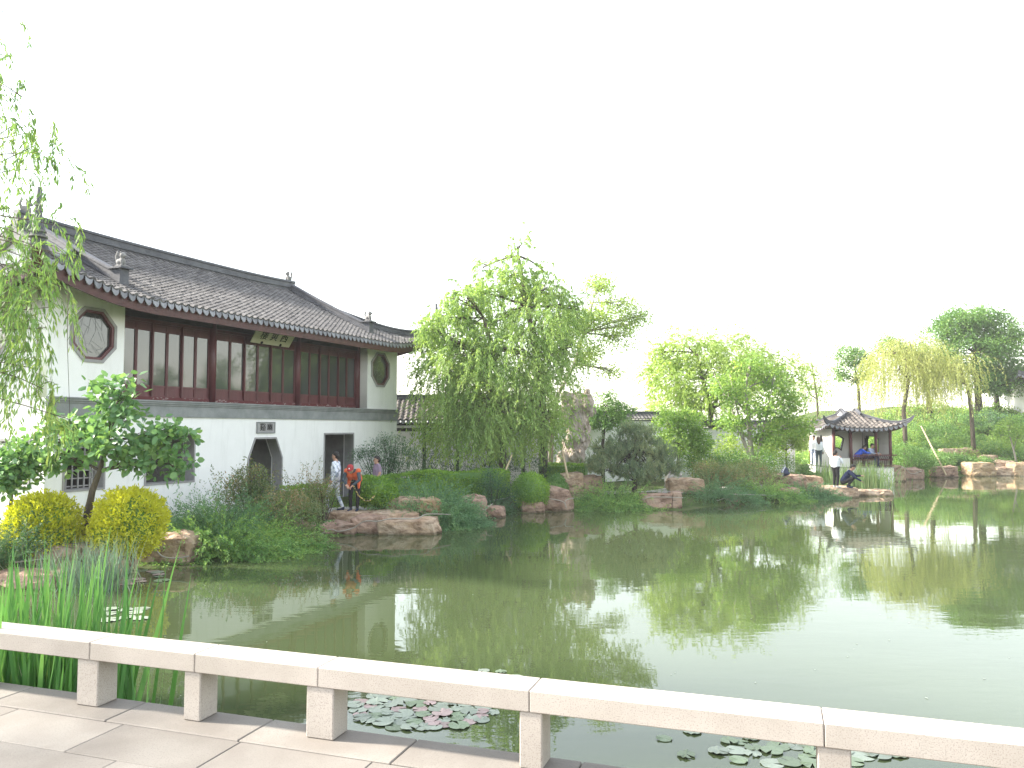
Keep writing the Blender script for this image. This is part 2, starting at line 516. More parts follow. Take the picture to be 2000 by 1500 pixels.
def link(name, me, mats=None, parent=None, loc=None, rz=None, smooth=False):
    if mats is not None and len(me.materials) == 0:
        for m in (mats if isinstance(mats, (list, tuple)) else [mats]):
            me.materials.append(MATS[m])
    if smooth:
        me.polygons.foreach_set('use_smooth', np.ones(len(me.polygons), bool))
    o = bpy.data.objects.new(name, me)
    COL.objects.link(o)
    if parent is not None:
        o.parent = parent
    if loc is not None:
        o.location = loc
    if rz is not None:
        o.rotation_euler = (0, 0, rz)
    return o


def np_mesh(name, V, F, smooth=False):
    """mesh from numpy arrays; F is an (n, 3) or (n, 4) index array, or a list of such arrays"""
    if not isinstance(F, list):
        F = [F]
    F = [f for f in F if len(f)]
    me = bpy.data.meshes.new(name)
    V = np.asarray(V, np.float32)
    me.vertices.add(len(V))
    me.vertices.foreach_set('co', V.ravel())
    nl = sum(f.size for f in F)
    npoly = sum(len(f) for f in F)
    me.loops.add(nl)
    me.loops.foreach_set('vertex_index', np.concatenate([f.ravel() for f in F]).astype(np.int32))
    me.polygons.add(npoly)
    st = np.concatenate([np.full(len(f), f.shape[1]) for f in F])
    me.polygons.foreach_set('loop_start', np.concatenate([[0], np.cumsum(st)[:-1]]).astype(np.int32))
    if smooth:
        me.polygons.foreach_set('use_smooth', np.ones(npoly, bool))
    me.update(calc_edges=True)
    return me


class MB:
    """collects boxes, tubes, prisms and sweeps for one mesh"""

    def __init__(self):
        self.v, self.f = [], []

    def add(self, vs, fs):
        k = len(self.v)
        self.v.extend([tuple(p) for p in vs])
        self.f.extend([tuple(i + k for i in f) for f in fs])

    def box(self, x0, x1, y0, y1, z0, z1):
        self.add([(x, y, z) for z in (z0, z1) for y in (y0, y1) for x in (x0, x1)],
                 [(0, 2, 3, 1), (4, 5, 7, 6), (0, 1, 5, 4), (2, 6, 7, 3), (0, 4, 6, 2), (1, 3, 7, 5)])
        return self

    def prism(self, pts, d):
        """closed polygon pts (3-D, flat) pushed along d"""
        n = len(pts)
        d = Vector(d)
        a = [Vector(p) for p in pts]
        self.add(a + [p + d for p in a], [tuple(range(n))[::-1], tuple(range(n, 2 * n))] + [(i, (i + 1) % n, n + (i + 1) % n, n + i) for i in range(n)])
        return self

    def tube(self, path, rad, n=8, cap=True):
        P = [Vector(p) for p in path]
        if not isinstance(rad, (list, tuple, np.ndarray)):
            rad = [rad] * len(P)
        k = len(self.v)
        up = Vector((0.31, 0.17, 0.93)).normalized()
        for i, p in enumerate(P):
            d = (P[min(i + 1, len(P) - 1)] - P[max(i - 1, 0)]).normalized()
            a = d.cross(up)
            if a.length < 1e-3:
                a = d.cross(Vector((1, 0, 0)))
            a.normalize()
            b = d.cross(a)
            for j in range(n):
                t = 2 * math.pi * j / n
                self.v.append(tuple(p + (a * math.cos(t) + b * math.sin(t)) * rad[i]))
        for i in range(len(P) - 1):
            for j in range(n):
                j2 = (j + 1) % n
                self.f.append((k + i * n + j, k + i * n + j2, k + (i + 1) * n + j2, k + (i + 1) * n + j))
        if cap:
            self.f.append(tuple(k + j for j in range(n))[::-1])
            self.f.append(tuple(k + (len(P) - 1) * n + j for j in range(n)))
        return self

    def sweep(self, prof, path, scale=None):
        """profile (x across, y up) carried along a path with the vertical kept upright"""
        P = [Vector(p) for p in path]
        k = len(self.v)
        n = len(prof)
        for i, p in enumerate(P):
            d = P[min(i + 1, len(P) - 1)] - P[max(i - 1, 0)]
            h = Vector((d.x, d.y, 0))
            if h.length < 1e-5:
                h = Vector((1, 0, 0))
            h.normalize()
            a = Vector((h.y, -h.x, 0))
            dn = d.normalized()
            u = a.cross(dn)
            if u.z < 0:
                u = -u
            sc = 1 if scale is None else scale[i]
            for (x, y) in prof:
                self.v.append(tuple(p + a * x * sc + u * y * sc))
        for i in range(len(P) - 1):
            for j in range(n):
                j2 = (j + 1) % n
                self.f.append((k + i * n + j, k + i * n + j2, k + (i + 1) * n + j2, k + (i + 1) * n + j))
        self.f.append(tuple(k + j for j in range(n))[::-1])
        self.f.append(tuple(k + (len(P) - 1) * n + j for j in range(n)))
        return self

    def mesh(self, name, smooth=False):
        me = bpy.data.meshes.new(name)
        me.from_pydata(self.v, [], self.f)
        bm = bmesh.new()
        bm.from_mesh(me)
        bmesh.ops.recalc_face_normals(bm, faces=bm.faces)
        bm.to_mesh(me)
        bm.free()
        if smooth:
            me.polygons.foreach_set('use_smooth', np.ones(len(me.polygons), bool))
        return me

    def build(self, name, mat, parent=None, smooth=False, bevel=0.0, loc=None):
        me = self.mesh(name, smooth)
        if bevel:
            bm = bmesh.new()
            bm.from_mesh(me)
            bmesh.ops.bevel(bm, geom=[e for e in bm.edges if len(e.link_faces) == 2 and e.calc_face_angle(0) > 0.6], offset=bevel, segments=1, affect='EDGES', clamp_overlap=True)
            bm.to_mesh(me)
            bm.free()
        return link(name, me, mat, parent, loc)


def plate(name, outline, holes, th, mapf, mat, parent):
    """flat plate with real openings: outline and holes in (x, z), thickness th; mapf puts (x, depth, z) in the thing's frame"""
    cu = bpy.data.curves.new(name, 'CURVE')
    cu.dimensions = '2D'
    cu.fill_mode = 'BOTH'
    cu.extrude = th / 2
    for pts in [outline] + holes:
        sp = cu.splines.new('POLY')
        sp.points.add(len(pts) - 1)
        for p, q in zip(sp.points, pts):
            p.co = (q[0], q[1], 0, 1)
        sp.use_cyclic_u = True
    ob = bpy.data.objects.new(name + '_tmp', cu)
    COL.objects.link(ob)
    dg = bpy.context.evaluated_depsgraph_get()
    dg.update()
    me = bpy.data.meshes.new_from_object(ob.evaluated_get(dg))
    bpy.data.objects.remove(ob)
    bpy.data.curves.remove(cu)
    for v in me.vertices:
        v.co = mapf(v.co.x, v.co.z + th / 2, v.co.y)
    me.materials.clear()
    me.update()
    bm = bmesh.new()
    bm.from_mesh(me)
    bmesh.ops.recalc_face_normals(bm, faces=bm.faces)
    bm.to_mesh(me)
    bm.free()
    me.name = name
    return link(name, me, mat, parent)


def text_mesh(body, size, depth):
    cu = bpy.data.curves.new('lettering', 'FONT')
    cu.body = body
    cu.size = size
    cu.extrude = depth
    cu.align_x = 'CENTER'
    cu.align_y = 'CENTER'
    cu.resolution_u = 3
    ob = bpy.data.objects.new('lettering_tmp', cu)
    COL.objects.link(ob)
    dg = bpy.context.evaluated_depsgraph_get()
    dg.update()
    me = bpy.data.meshes.new_from_object(ob.evaluated_get(dg))
    bpy.data.objects.remove(ob)
    me.materials.clear()
    return me


def remeshed(name, mb, voxel, smooth_it=2):
    """one continuous skin round the lumps in mb"""
    me = bpy.data.meshes.new(name)
    me.from_pydata(mb.v, [], mb.f)
    bm = bmesh.new()
    bm.from_mesh(me)
    bmesh.ops.recalc_face_normals(bm, faces=bm.faces)
    bm.to_mesh(me)
    bm.free()
    ob = bpy.data.objects.new(name + '_tmp', me)
    COL.objects.link(ob)
    md = ob.modifiers.new('r', 'REMESH')
    md.mode = 'VOXEL'
    md.voxel_size = voxel
    if smooth_it:
        ms = ob.modifiers.new('s', 'SMOOTH')
        ms.iterations = smooth_it
        ms.factor = 0.5
    dg = bpy.context.evaluated_depsgraph_get()
    dg.update()
    out = bpy.data.meshes.new_from_object(ob.evaluated_get(dg))
    bpy.data.objects.remove(ob)
    bpy.data.meshes.remove(me)
    out.name = name
    return out


_ICO = None


def ico():
    global _ICO
    if _ICO is None:
        bm = bmesh.new()
        bmesh.ops.create_icosphere(bm, subdivisions=2, radius=1)
        _ICO = ([v.co.copy() for v in bm.verts], [tuple(v.index for v in f.verts) for f in bm.faces])
        bm.free()
    return _ICO


def ball(mb, c, r, sc=(1, 1, 1)):
    vs, fs = ico()
    mb.add([(c[0] + v.x * r * sc[0], c[1] + v.y * r * sc[1], c[2] + v.z * r * sc[2]) for v in vs], fs)


def capsule(mb, p0, r0, p1, r1):
    ball(mb, p0, r0)
    ball(mb, p1, r1)
    mb.tube([p0, p1], [r0, r1], 12)

# ------------------------------------------------------------------ ground, water, path
SHORE = np.array([(-7.0, -15), (-6.3, 5.5), (-6.9, 7.5), (-7.7, 10), (-8.7, 12.5), (-9.2, 14.2), (-8.42, 14.93), (-8.15, 16.49), (-7.39, 18.27), (-6.64, 18.78), (-5.77, 20.41),
                  (-5.34, 21.82), (-3.8, 22.9), (-2.26, 23.46), (-1.68, 26.06), (-0.89, 27.59), (0.92, 28.43), (2.54, 29.8), (4.3, 29.6), (6.16, 28.95), (7.2, 30.2), (9.07, 31.27),
                  (11.85, 32.8), (13.2, 34.6), (14.4, 38), (17.65, 40.5), (20.5, 44.2), (22.6, 46.8), (25.4, 48.6), (28.2, 49.6), (32.3, 50.2), (41, 49.5), (44, 45), (45, 30), (46, -15)], float)


def shore_dist(x, y):
    """distance to the pond's edge, negative inside the pond"""
    x = np.asarray(x, float)
    y = np.asarray(y, float)
    best = np.full(x.shape, 1e9)
    inside = np.zeros(x.shape, bool)
    n = len(SHORE)
    for i in range(n):
        ax, ay = SHORE[i]
        bx, by = SHORE[(i + 1) % n]
        dx, dy = bx - ax, by - ay
        t = np.clip(((x - ax) * dx + (y - ay) * dy) / (dx * dx + dy * dy), 0, 1)
        best = np.minimum(best, np.hypot(x - ax - t * dx, y - ay - t * dy))
        cr = (ay > y) != (by > y)
        with np.errstate(divide='ignore', invalid='ignore'):
            xi = ax + (y - ay) * dx / (dy if dy else 1e-9)
        inside ^= cr & (x < xi)
    return np.where(inside, -best, best)


def sstep(a, b, x):
    t = np.clip((x - a) / (b - a), 0, 1)
    return t * t * (3 - 2 * t)


def gz(x, y):
    x = np.asarray(x, float)
    y = np.asarray(y, float)
    sd = shore_dist(x, y)
    z = np.where(sd > 0, 0.02 + 0.40 * sstep(0, 1.6, sd), -1.2 * sstep(0, 2.5, -sd) + 0.02)
    und = 0.06 * np.sin(x * 1.3 + 2) * np.sin(y * 1.1) + 0.03 * np.sin(x * 3.1 - y * 2.3)
    z = z + und * sstep(0.3, 1.5, sd)
    hill = 4.3 * sstep(0, 17, sd) * sstep(23, 34, x) * (1 - 0.6 * sstep(80, 140, y))
    hill += 0.35 * sstep(1, 8, sd) * sstep(14, 30, x) * np.sin(x * 0.45) * np.cos(y * 0.37)
    return z + hill


def gz1(x, y):
    return float(gz(np.array([x]), np.array([y]))[0])


def axis(parts):
    out = []
    for a, b, st in parts:
        out.append(np.arange(a, b, st))
    return np.concatenate(out + [[parts[-1][1]]])


gx = axis([(-420, -60, 40), (-60, -14, 4), (-14, 38, 0.4), (38, 62, 1.5), (62, 100, 6), (100, 420, 40)])
gy = axis([(-120, -20, 20), (-20, 10, 2), (10, 64, 0.4), (64, 100, 3), (100, 700, 50)])
GX, GY = np.meshgrid(gx, gy)
GZ = gz(GX.ravel(), GY.ravel())
gv = np.stack([GX.ravel(), GY.ravel(), GZ], 1)
nx, ny = len(gx), len(gy)
ii = (np.arange(ny - 1)[:, None] * nx + np.arange(nx - 1)[None, :]).ravel()
link('ground', np_mesh('ground', gv, np.stack([ii, ii + 1, ii + nx + 1, ii + nx], 1), True), 'grass_soil')['kind'] = 'structure'
link('water', np_mesh('water', np.array([(-20, -18, 0), (70, -18, 0), (70, 60, 0), (-20, 60, 0)]), np.array([[0, 1, 2, 3]])), 'water')['kind'] = 'structure'


def ribbon(name, pts, w, mat, lift=0.03):
    P = np.array(pts, float)
    seg = np.hypot(*np.diff(P, axis=0).T)
    u = np.concatenate([[0], np.cumsum(seg)])
    s = np.arange(0, u[-1], 0.4)
    px, py = np.interp(s, u, P[:, 0]), np.interp(s, u, P[:, 1])
    dx, dy = np.gradient(px), np.gradient(py)
    L = np.hypot(dx, dy)
    ox, oy = -dy / L, dx / L
    rows = []
    for k in np.linspace(-0.5, 0.5, 5):
        a, b = px + ox * w * k, py + oy * w * k
        rows.append(np.stack([a, b, gz(a, b) + lift], 1))
    V = np.stack(rows, 1).reshape(-1, 3)
    n = len(s)
    i = (np.arange(n - 1)[:, None] * 5 + np.arange(4)[None, :]).ravel()
    o = link(name, np_mesh(name, V, np.stack([i, i + 1, i + 6, i + 5], 1), True), mat)
    o['kind'] = 'structure'
    return o


ribbon('path', [(-8.2, 21.2), (-6.0, 24.2), (-4.2, 25.6), (-2.9, 26.6), (-2.2, 28.6), (0.2, 30.4), (3.0, 31.6), (6.5, 32.2), (10, 34.2), (12, 37.5), (14, 42)], 1.5, 'path_stone')

# ------------------------------------------------------------------ bridge deck with pavers, kerb course and low seat rail
ZD, ZT = 1.30, 1.693
BO, BU, BW = Vector((0, 4.04, 0)), Vector((0.949, -0.316, 0)), Vector((0.316, 0.949, 0))
BROT = math.atan2(BU.y, BU.x)
deck = MB()
deck.box(-9, 9, -9.0, 0.16, ZD - 0.50, ZD - 0.012)
deck_o = deck.build('bridge_deck', 'joint', None)
deck_o.location = BO
deck_o.rotation_euler = (0, 0, BROT)
deck_o['kind'] = 'structure'
rng = np.random.default_rng(5)
for k in range(12):                                        # kerb course under the rail
    a = -5.2 + k * 0.92
    MB().box(a, a + 0.915, -0.14, 0.185, ZD - 0.16, ZD + 0.006).build('kerb_stone', 'paving', deck_o, bevel=0.006)
for row in range(4):
    y1 = -0.145 - row * 0.40
    off = [0.1, 0.45, 0.2, 0.6][row]
    for k in range(12):
        a = -5.6 + off + k * 0.80
        dz = float(rng.normal(0, 0.0012))
        MB().box(a, a + 0.7975, y1 - 0.3975, y1, ZD - 0.05, ZD + dz).build('paving_slab', 'paving', deck_o, bevel=0.004)

rail = empty('stone_railing', BO, BROT, 'low pale granite seat railing with square posts along the bridge edge', 'railing')
rail.location.z = ZD
H = ZT - ZD
jx = [-5.3, -4.4, -2.72, -1.94, -1.12, 0.09, 1.46, 2.85, 4.2]
for i in range(len(jx) - 1):
    a, b = jx[i], jx[i + 1]
    me = MB().box(a + 0.0012, b - 0.0012, 0.0, 0.215, H - 0.108, H).build('rail_slab', 'granite', rail, bevel=0.005)
for i, (x, w) in enumerate([(-4.4, .16), (-2.74, .165), (-1.96, .115), (-1.11, .17), (0.095, .118), (1.50, .14), (2.85, .15)]):
    MB().box(x - w / 2, x + w / 2, 0.008, 0.165, 0.007, H - 0.109).build('post', 'granite', rail, bevel=0.006)
# piers that carry the bridge
for x in (-6.0, -2.4, 1.4, 5.0):
    p = MB().box(x - 0.3, x + 0.3, -3.0, -0.3, -1.6, ZD - 0.505).build('pier', 'granite', deck_o)

# ------------------------------------------------------------------ tiled roofs
class Roof:
    """hip-and-gable roof over a rectangle, built in the thing's own frame (x along, y back, z up)"""

    def __init__(s, x0, x1, y0, y1, ze, k1, k2, g, lift, reach):
        s.x0, s.x1, s.y0, s.y1, s.ze, s.k1, s.k2, s.g, s.lift, s.reach = x0, x1, y0, y1, ze, k1, k2, g, lift, reach
        s.half = (y1 - y0) / 2

    def prof(s, d):
        return s.k1 * d + s.k2 * d * d

    def z(s, x, y, end=False):
        a = min(x - s.x0, s.x1 - x)
        b = min(y - s.y0, s.y1 - y)
        d = a if end else b
        lf = s.lift * max(0, 1 - max(a, 0) / s.reach) ** 2 * max(0, 1 - max(b, 0) / s.reach) ** 2
        return s.ze + s.prof(max(d, 0)) + lf

    def rows(s, side, sp):
        """paths from eave upwards for one side (front, back, left, right); yields (offset along eave, path)"""
        if side in ('front', 'back'):
            n = int(round((s.x1 - s.x0) / sp))
            st = (s.x1 - s.x0) / n
            for i in range(n * 2 + 1):
                x = s.x0 + i * st / 2
                a = min(x - s.x0, s.x1 - x)
                top = s.half if a >= s.g else min(a, s.half)
                yield i, top, (lambda d, x=x: Vector((x, s.y0 + d if side == 'front' else s.y1 - d, s.z(x, s.y0 + d)))), Vector((1, 0, 0))
        else:
            n = int(round((s.y1 - s.y0) / sp))
            st = (s.y1 - s.y0) / n
            for i in range(n * 2 + 1):
                y = s.y0 + i * st / 2
                b = min(y - s.y0, s.y1 - y)
                top = min(b, s.g)
                yield i, top, (lambda d, y=y: Vector((s.x0 + d if side == 'left' else s.x1 - d, y, s.z(s.x0 + d, y, True)))), Vector((0, 1, 0))

    def tiles(s, root, side, sp, seg, mat, rad=None, name='roof_tiles', drips=None, drip_mat='drip', drip_scale=1.0):
        rad = rad or sp * 0.30
        cov, pan = MB(), MB()
        for i, top, f, sd in s.rows(side, sp):
            if top < 0.05:
                continue
            n = max(1, int(math.ceil(top / seg)))
            for k in range(n):
                d0, d1 = k * seg, min((k + 1) * seg + seg * 0.15, top + 0.06)
                if d1 - d0 < 0.02:
                    continue
                jit = random.uniform(-0.012, 0.012)
                p0, p1 = f(d0 - (0.03 if k == 0 else 0)), f(d1)
                dr = (p1 - p0).normalized()
                up = sd.cross(dr)
                if up.z < 0:
                    up = -up
                if i % 2:                                  # barrel tile
                    q = len(cov.v)
                    for p, r, lf in ((p0, rad * 1.06, 0.042), (p1, rad, 0.026)):
                        for t in (-90, -45, 0, 45, 90):
                            cov.v.append(tuple(p + sd * (math.sin(R(t)) * r + jit) + up * (math.cos(R(t)) * r * 0.95 + lf - 0.03)))
                    for j in range(4):
                        cov.f.append((q + j, q + j + 1, q + 6 + j, q + 5 + j))
                    cov.f.append((q + 4, q + 3, q + 2, q + 1, q))
                else:                                      # pan tile, a little dished
                    q = len(pan.v)
                    for p, lf in ((p0, 0.035), (p1, 0.008)):
                        for t, h in ((-0.5, 0.02), (0, -0.015), (0.5, 0.02)):
                            pan.v.append(tuple(p + sd * (t * sp) + up * (lf + h)))
                    pan.f += [(q, q + 1, q + 4, q + 3), (q + 1, q + 2, q + 5, q + 4)]
                    pan.v += [tuple(Vector(pan.v[q + j]) - up * 0.03) for j in range(3)]
                    pan.f += [(q + 6, q + 7, q + 1, q), (q + 7, q + 8, q + 2, q + 1)]
        mb = MB()
        mb.add(cov.v, cov.f)
        mb.add(pan.v, pan.f)
        me = bpy.data.meshes.new(name)
        me.from_pydata(mb.v, [], mb.f)
        o = link(name, me, mat, root)
        o['kind'] = 'stuff'
        if drips:
            w = sp * 0.44 * drip_scale
            h = sp * 0.72 * drip_scale
            pts = [(-w, 0, 0.03), (-w * 0.5, 0, -0.012), (0, 0, -0.022), (w * 0.5, 0, -0.012), (w, 0, 0.03), (w * 0.88, 0, -h * 0.42), (w * 0.45, 0, -h * 0.85), (0, 0, -h), (-w * 0.45, 0, -h * 0.85), (-w * 0.88, 0, -h * 0.42)]
            dm = MB().prism(pts, (0, 0.02, 0)).mesh('drip_tile')
            dm.materials.append(MATS[drip_mat])
            for i, top, f, sd in s.rows(side, sp):
                if i % 2 == 0 and top > -1:
                    p = f(-0.045)
                    o2 = link('drip_tile', dm, None, root, p + Vector((0, 0, 0.0)))
                    e = 0 if side == 'front' else -90 if side == 'left' else 0
                    q, q2 = f(0), f(0.001)
                    # follow the slope of the eave line
                    if side == 'front':
                        xx = q.x
                        sl = (s.z(min(xx + .1, s.x1), s.y0) - s.z(max(xx - .1, s.x0), s.y0)) / 0.2
                        o2.rotation_euler = (R(-14), -math.atan(sl) * 0.9, 0)
                    else:
                        o2.rotation_euler = (R(-14), 0, R(-90))
        return o

    def eave_line(s, side, n=60, out=0.0, dz=0.0):
        if side in ('front', 'back'):
            y = s.y0 - out if side == 'front' else s.y1 + out
            return [Vector((x, y, s.z(x, s.y0) + dz)) for x in np.linspace(s.x0 - out, s.x1 + out, n)]
        x = s.x0 - out if side == 'left' else s.x1 + out
        return [Vector((x, y, s.z(s.x0, y, True) + dz)) for y in np.linspace(s.y0 - out, s.y1 + out, n)]

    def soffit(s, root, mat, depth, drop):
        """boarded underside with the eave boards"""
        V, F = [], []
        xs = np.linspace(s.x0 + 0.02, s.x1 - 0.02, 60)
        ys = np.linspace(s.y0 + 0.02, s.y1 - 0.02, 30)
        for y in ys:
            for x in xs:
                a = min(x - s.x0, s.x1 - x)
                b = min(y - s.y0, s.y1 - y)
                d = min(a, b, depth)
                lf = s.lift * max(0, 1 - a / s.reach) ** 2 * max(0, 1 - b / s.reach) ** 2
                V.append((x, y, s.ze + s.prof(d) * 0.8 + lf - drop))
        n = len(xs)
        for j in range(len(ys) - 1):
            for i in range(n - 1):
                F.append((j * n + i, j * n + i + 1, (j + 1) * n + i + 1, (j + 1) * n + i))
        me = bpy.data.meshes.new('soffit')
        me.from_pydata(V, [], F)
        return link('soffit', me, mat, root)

    def ridge_paths(s, dz):
        """four hip paths (from top to corner), outside the gables"""
        out = []
        for sx, x0 in ((1, s.x0), (-1, s.x1)):
            for sy, y0 in ((1, s.y0), (-1, s.y1)):
                pts = []
                for d in np.linspace(min(s.g, s.half), 0, 14):
                    x, y = x0 + sx * d, y0 + sy * d
                    pts.append(Vector((x, y, s.z(x, y) + dz)))
                out.append((sx, sy, pts))
        return out


RIDGE_PROF = [(-0.10, -0.10), (-0.10, 0.08), (-0.145, 0.10), (-0.145, 0.15), (-0.09, 0.17), (-0.09, 0.30), (-0.13, 0.32), (-0.13, 0.37), (-0.08, 0.41), (0.08, 0.41), (0.13, 0.37), (0.13, 0.32), (0.09, 0.30), (0.09, 0.17), (0.145, 0.15), (0.145, 0.10), (0.10, 0.08), (0.10, -0.10)]


def prof_scale(k, kx=None):
    return [(x * (kx or k), y * k) for x, y in RIDGE_PROF]


def beast(name, mat, parent, loc, rz, size=0.5):
    """squat lion-dog on a plinth: haunches, chest, maned head, muzzle, raised tail"""
    mb = MB()
    s = size
    mb.box(-0.30 * s, 0.30 * s, -0.2 * s, 0.2 * s, 0, 0.16 * s)
    ball(mb, (0.10 * s, 0, 0.36 * s), 0.24 * s, (1, 0.75, 1))
    ball(mb, (-0.12 * s, 0, 0.46 * s), 0.20 * s, (0.9, 0.8, 1.2))
    ball(mb, (-0.18 * s, 0, 0.78 * s), 0.20 * s, (1, 0.95, 1))
    ball(mb, (-0.36 * s, 0, 0.73 * s), 0.11 * s)
    for q in (-1, 1):
        mb.tube([(-0.20 * s, q * 0.11 * s, 0.5 * s), (-0.24 * s, q * 0.11 * s, 0.12 * s)], [0.08 * s, 0.06 * s], 6)
        ball(mb, (-0.12 * s, q * 0.13 * s, 0.95 * s), 0.06 * s)
    mb.tube([(0.30 * s, 0, 0.4 * s), (0.38 * s, 0, 0.7 * s), (0.26 * s, 0, 0.98 * s), (0.34 * s, 0, 1.12 * s)], [0.08 * s, 0.10 * s, 0.09 * s, 0.03 * s], 6)
    o = link(name, remeshed(name, mb, 0.04 * s, 1), mat, parent, loc, rz)
    return o


# ------------------------------------------------------------------ the two-storey hall on the left
HALL = empty('waterside_hall', (-10.98, 18.60, 0), math.atan2(0.915, 0.403), 'two-storey white hall with grey tiled roof and dark red casement windows', 'building')
LEN, DEP = 15.4, 8.0


def fm(v0):
    return lambda x, d, z: (x, v0 + d, z)


def octa(cx, cz, w, h, k=0.42):
    a, b = w * k, h * k
    return [(cx - a, cz - h), (cx + a, cz - h), (cx + w, cz - b), (cx + w, cz + b), (cx + a, cz + h), (cx - a, cz + h), (cx - w, cz + b), (cx - w, cz - b)]


def rect(x0, x1, z0, z1):
    return [(x0, z0), (x1, z0), (x1, z1), (x0, z1)]


def ring(name, outer, inner, th, mapf, mat, parent):
    return plate(name, outer, [inner], th, mapf, mat, parent)


def grow(pts, e):
    cx = sum(p[0] for p in pts) / len(pts)
    cz = sum(p[1] for p in pts) / len(pts)
    out = []
    n = len(pts)
    for i in range(n):
        p0, p1, p2 = Vector(pts[i - 1]), Vector(pts[i]), Vector(pts[(i + 1) % n])
        d1, d2 = (p1 - p0).normalized(), (p2 - p1).normalized()
        n1, n2 = Vector((d1.y, -d1.x)), Vector((d2.y, -d2.x))
        m = (n1 + n2)
        m = m / max(0.2, m.dot(n1))
        if (p1 + m * 0.01 - Vector((cx, cz))).length < (p1 - Vector((cx, cz))).length:
            m = -m
        q = p1 + m * e
        out.append((q.x, q.y))
    return out


door = [(6.77, 0.3), (8.30, 0.3), (8.30, 2.02), (8.00, 2.65), (7.06, 2.65), (6.77, 2.02)]
winA, winB, doorC = rect(2.88, 4.53, 1.50, 2.82), rect(0.51, 1.58, 1.50, 2.78), rect(10.60, 12.32, 0.3, 2.77)
ZB0, ZB1 = 3.30, 3.75
plate('wall', rect(0, LEN, -0.2, ZB0 + 0.2), [winA, winB, door, doorC], 0.42, fm(0), 'plaster', HALL)
# upper storey: white end blocks with octagonal windows, casements set back between
for (a, b, oc) in ((0, 2.1, 1.19), (13.25, LEN, 14.14)):
    oo = octa(oc, 5.33, 0.60, 0.635)
    plate('wall', rect(a, b, ZB1 - 0.02, 6.45), [oo], 0.45, fm(0.004), 'plaster', HALL)
    w = ring('octagonal_window', grow(oo, 0.055), grow(oo, -0.02), 0.10, fm(-0.035), 'grey_frame', HALL)
    ring('frame', grow(oo, -0.0205), grow(oo, -0.085), 0.09, fm(-0.012), 'red_wood', w)
    plate('pane', grow(oo, -0.08), [], 0.02, fm(0.07), 'glass', w)
    rr = random.Random(int(a) + 3)
    lead = MB()
    for _ in range(24):                                    # cracked-ice glazing bars
        x, z, t = oc + rr.uniform(-.36, .36), 5.33 + rr.uniform(-.40, .40), rr.uniform(0, math.pi)
        l = rr.uniform(.12, .22)
        dx, dz = math.cos(t) * l, math.sin(t) * l
        lead.tube([(x - dx, 0.066, z - dz), (x + dx, 0.066, z + dz)], 0.0025, 4)
    lead.build('glazing_bars', 'grey_stone', w)
# end wall on the left with a flower lattice and an octagonal window, back wall, right end
lat = rect(0.55, 1.95, 1.62, 2.68)
oo = octa(2.1, 5.33, 0.60, 0.635)
plate('wall', rect(0.424, DEP, -0.2, 6.45), [lat, oo], 0.40, lambda x, d, z: (d, x, z), 'plaster', HALL)
MB().box(0.006, 0.3, 0.02, 0.46, ZB1, 6.45).build('wall', 'plaster', HALL)
MB().box(0.002, 0.3, 0.004, 0.424, ZB0 + 0.2, ZB1).build('wall', 'plaster', HALL)
plate('wall', rect(0.46, DEP, -0.2, 6.45), [], 0.40, lambda x, d, z: (LEN - d - 0.003, x, z), 'plaster', HALL)
plate('wall', rect(0.45, LEN - 0.45, -0.2, 6.45), [], 0.40, fm(DEP - 0.4), 'plaster', HALL)
lw = ring('lattice_window', grow(lat, 0.06), grow(lat, 0.0), 0.08, lambda x, d, z: (d - 0.03, x, z), 'grey_frame', HALL)
lt = MB()
for i in range(5):
    for j in range(4):
        cx, cz = 0.55 + 0.28 * (i + 0.5), 1.62 + 0.265 * (j + 0.5)
        for k in range(4):
            t0 = k * math.pi / 2
            ctr = (cx + 0.14 * math.cos(t0 + math.pi / 4), cz + 0.132 * math.sin(t0 + math.pi / 4))
            arc = [(0.14, ctr[0] + 0.115 * math.cos(t0 + math.pi / 4 + q), ctr[1] + 0.115 * math.sin(t0 + math.pi / 4 + q)) for q in np.linspace(2.0, 4.28, 6)]
            lt.tube(arc, 0.017, 5)
lt.build('lattice', 'plaster', lw)
w = ring('octagonal_window', grow(oo, 0.055), grow(oo, -0.02), 0.10, lambda x, d, z: (d - 0.035, x, z), 'grey_frame', HALL)
ring('frame', grow(oo, -0.0205), grow(oo, -0.085), 0.09, lambda x, d, z: (d - 0.012, x, z), 'red_wood', w)
plate('pane', grow(oo, -0.08), [], 0.02, lambda x, d, z: (d + 0.07, x, z), 'glass', w)
# inside: floor slab, dark partition so the openings look into rooms
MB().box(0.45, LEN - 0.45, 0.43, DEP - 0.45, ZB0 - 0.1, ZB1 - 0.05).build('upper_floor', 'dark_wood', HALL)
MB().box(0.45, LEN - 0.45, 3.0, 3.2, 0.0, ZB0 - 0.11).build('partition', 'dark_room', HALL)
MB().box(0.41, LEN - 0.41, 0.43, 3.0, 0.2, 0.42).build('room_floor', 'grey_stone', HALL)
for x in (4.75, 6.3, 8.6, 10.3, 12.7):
    MB().box(x, x + 0.2, 0.425, 2.99, 0.43, ZB0 - 0.11).build('partition', 'grey_frame' if x in (8.6, 12.7, 4.75) else 'dark_room', HALL)
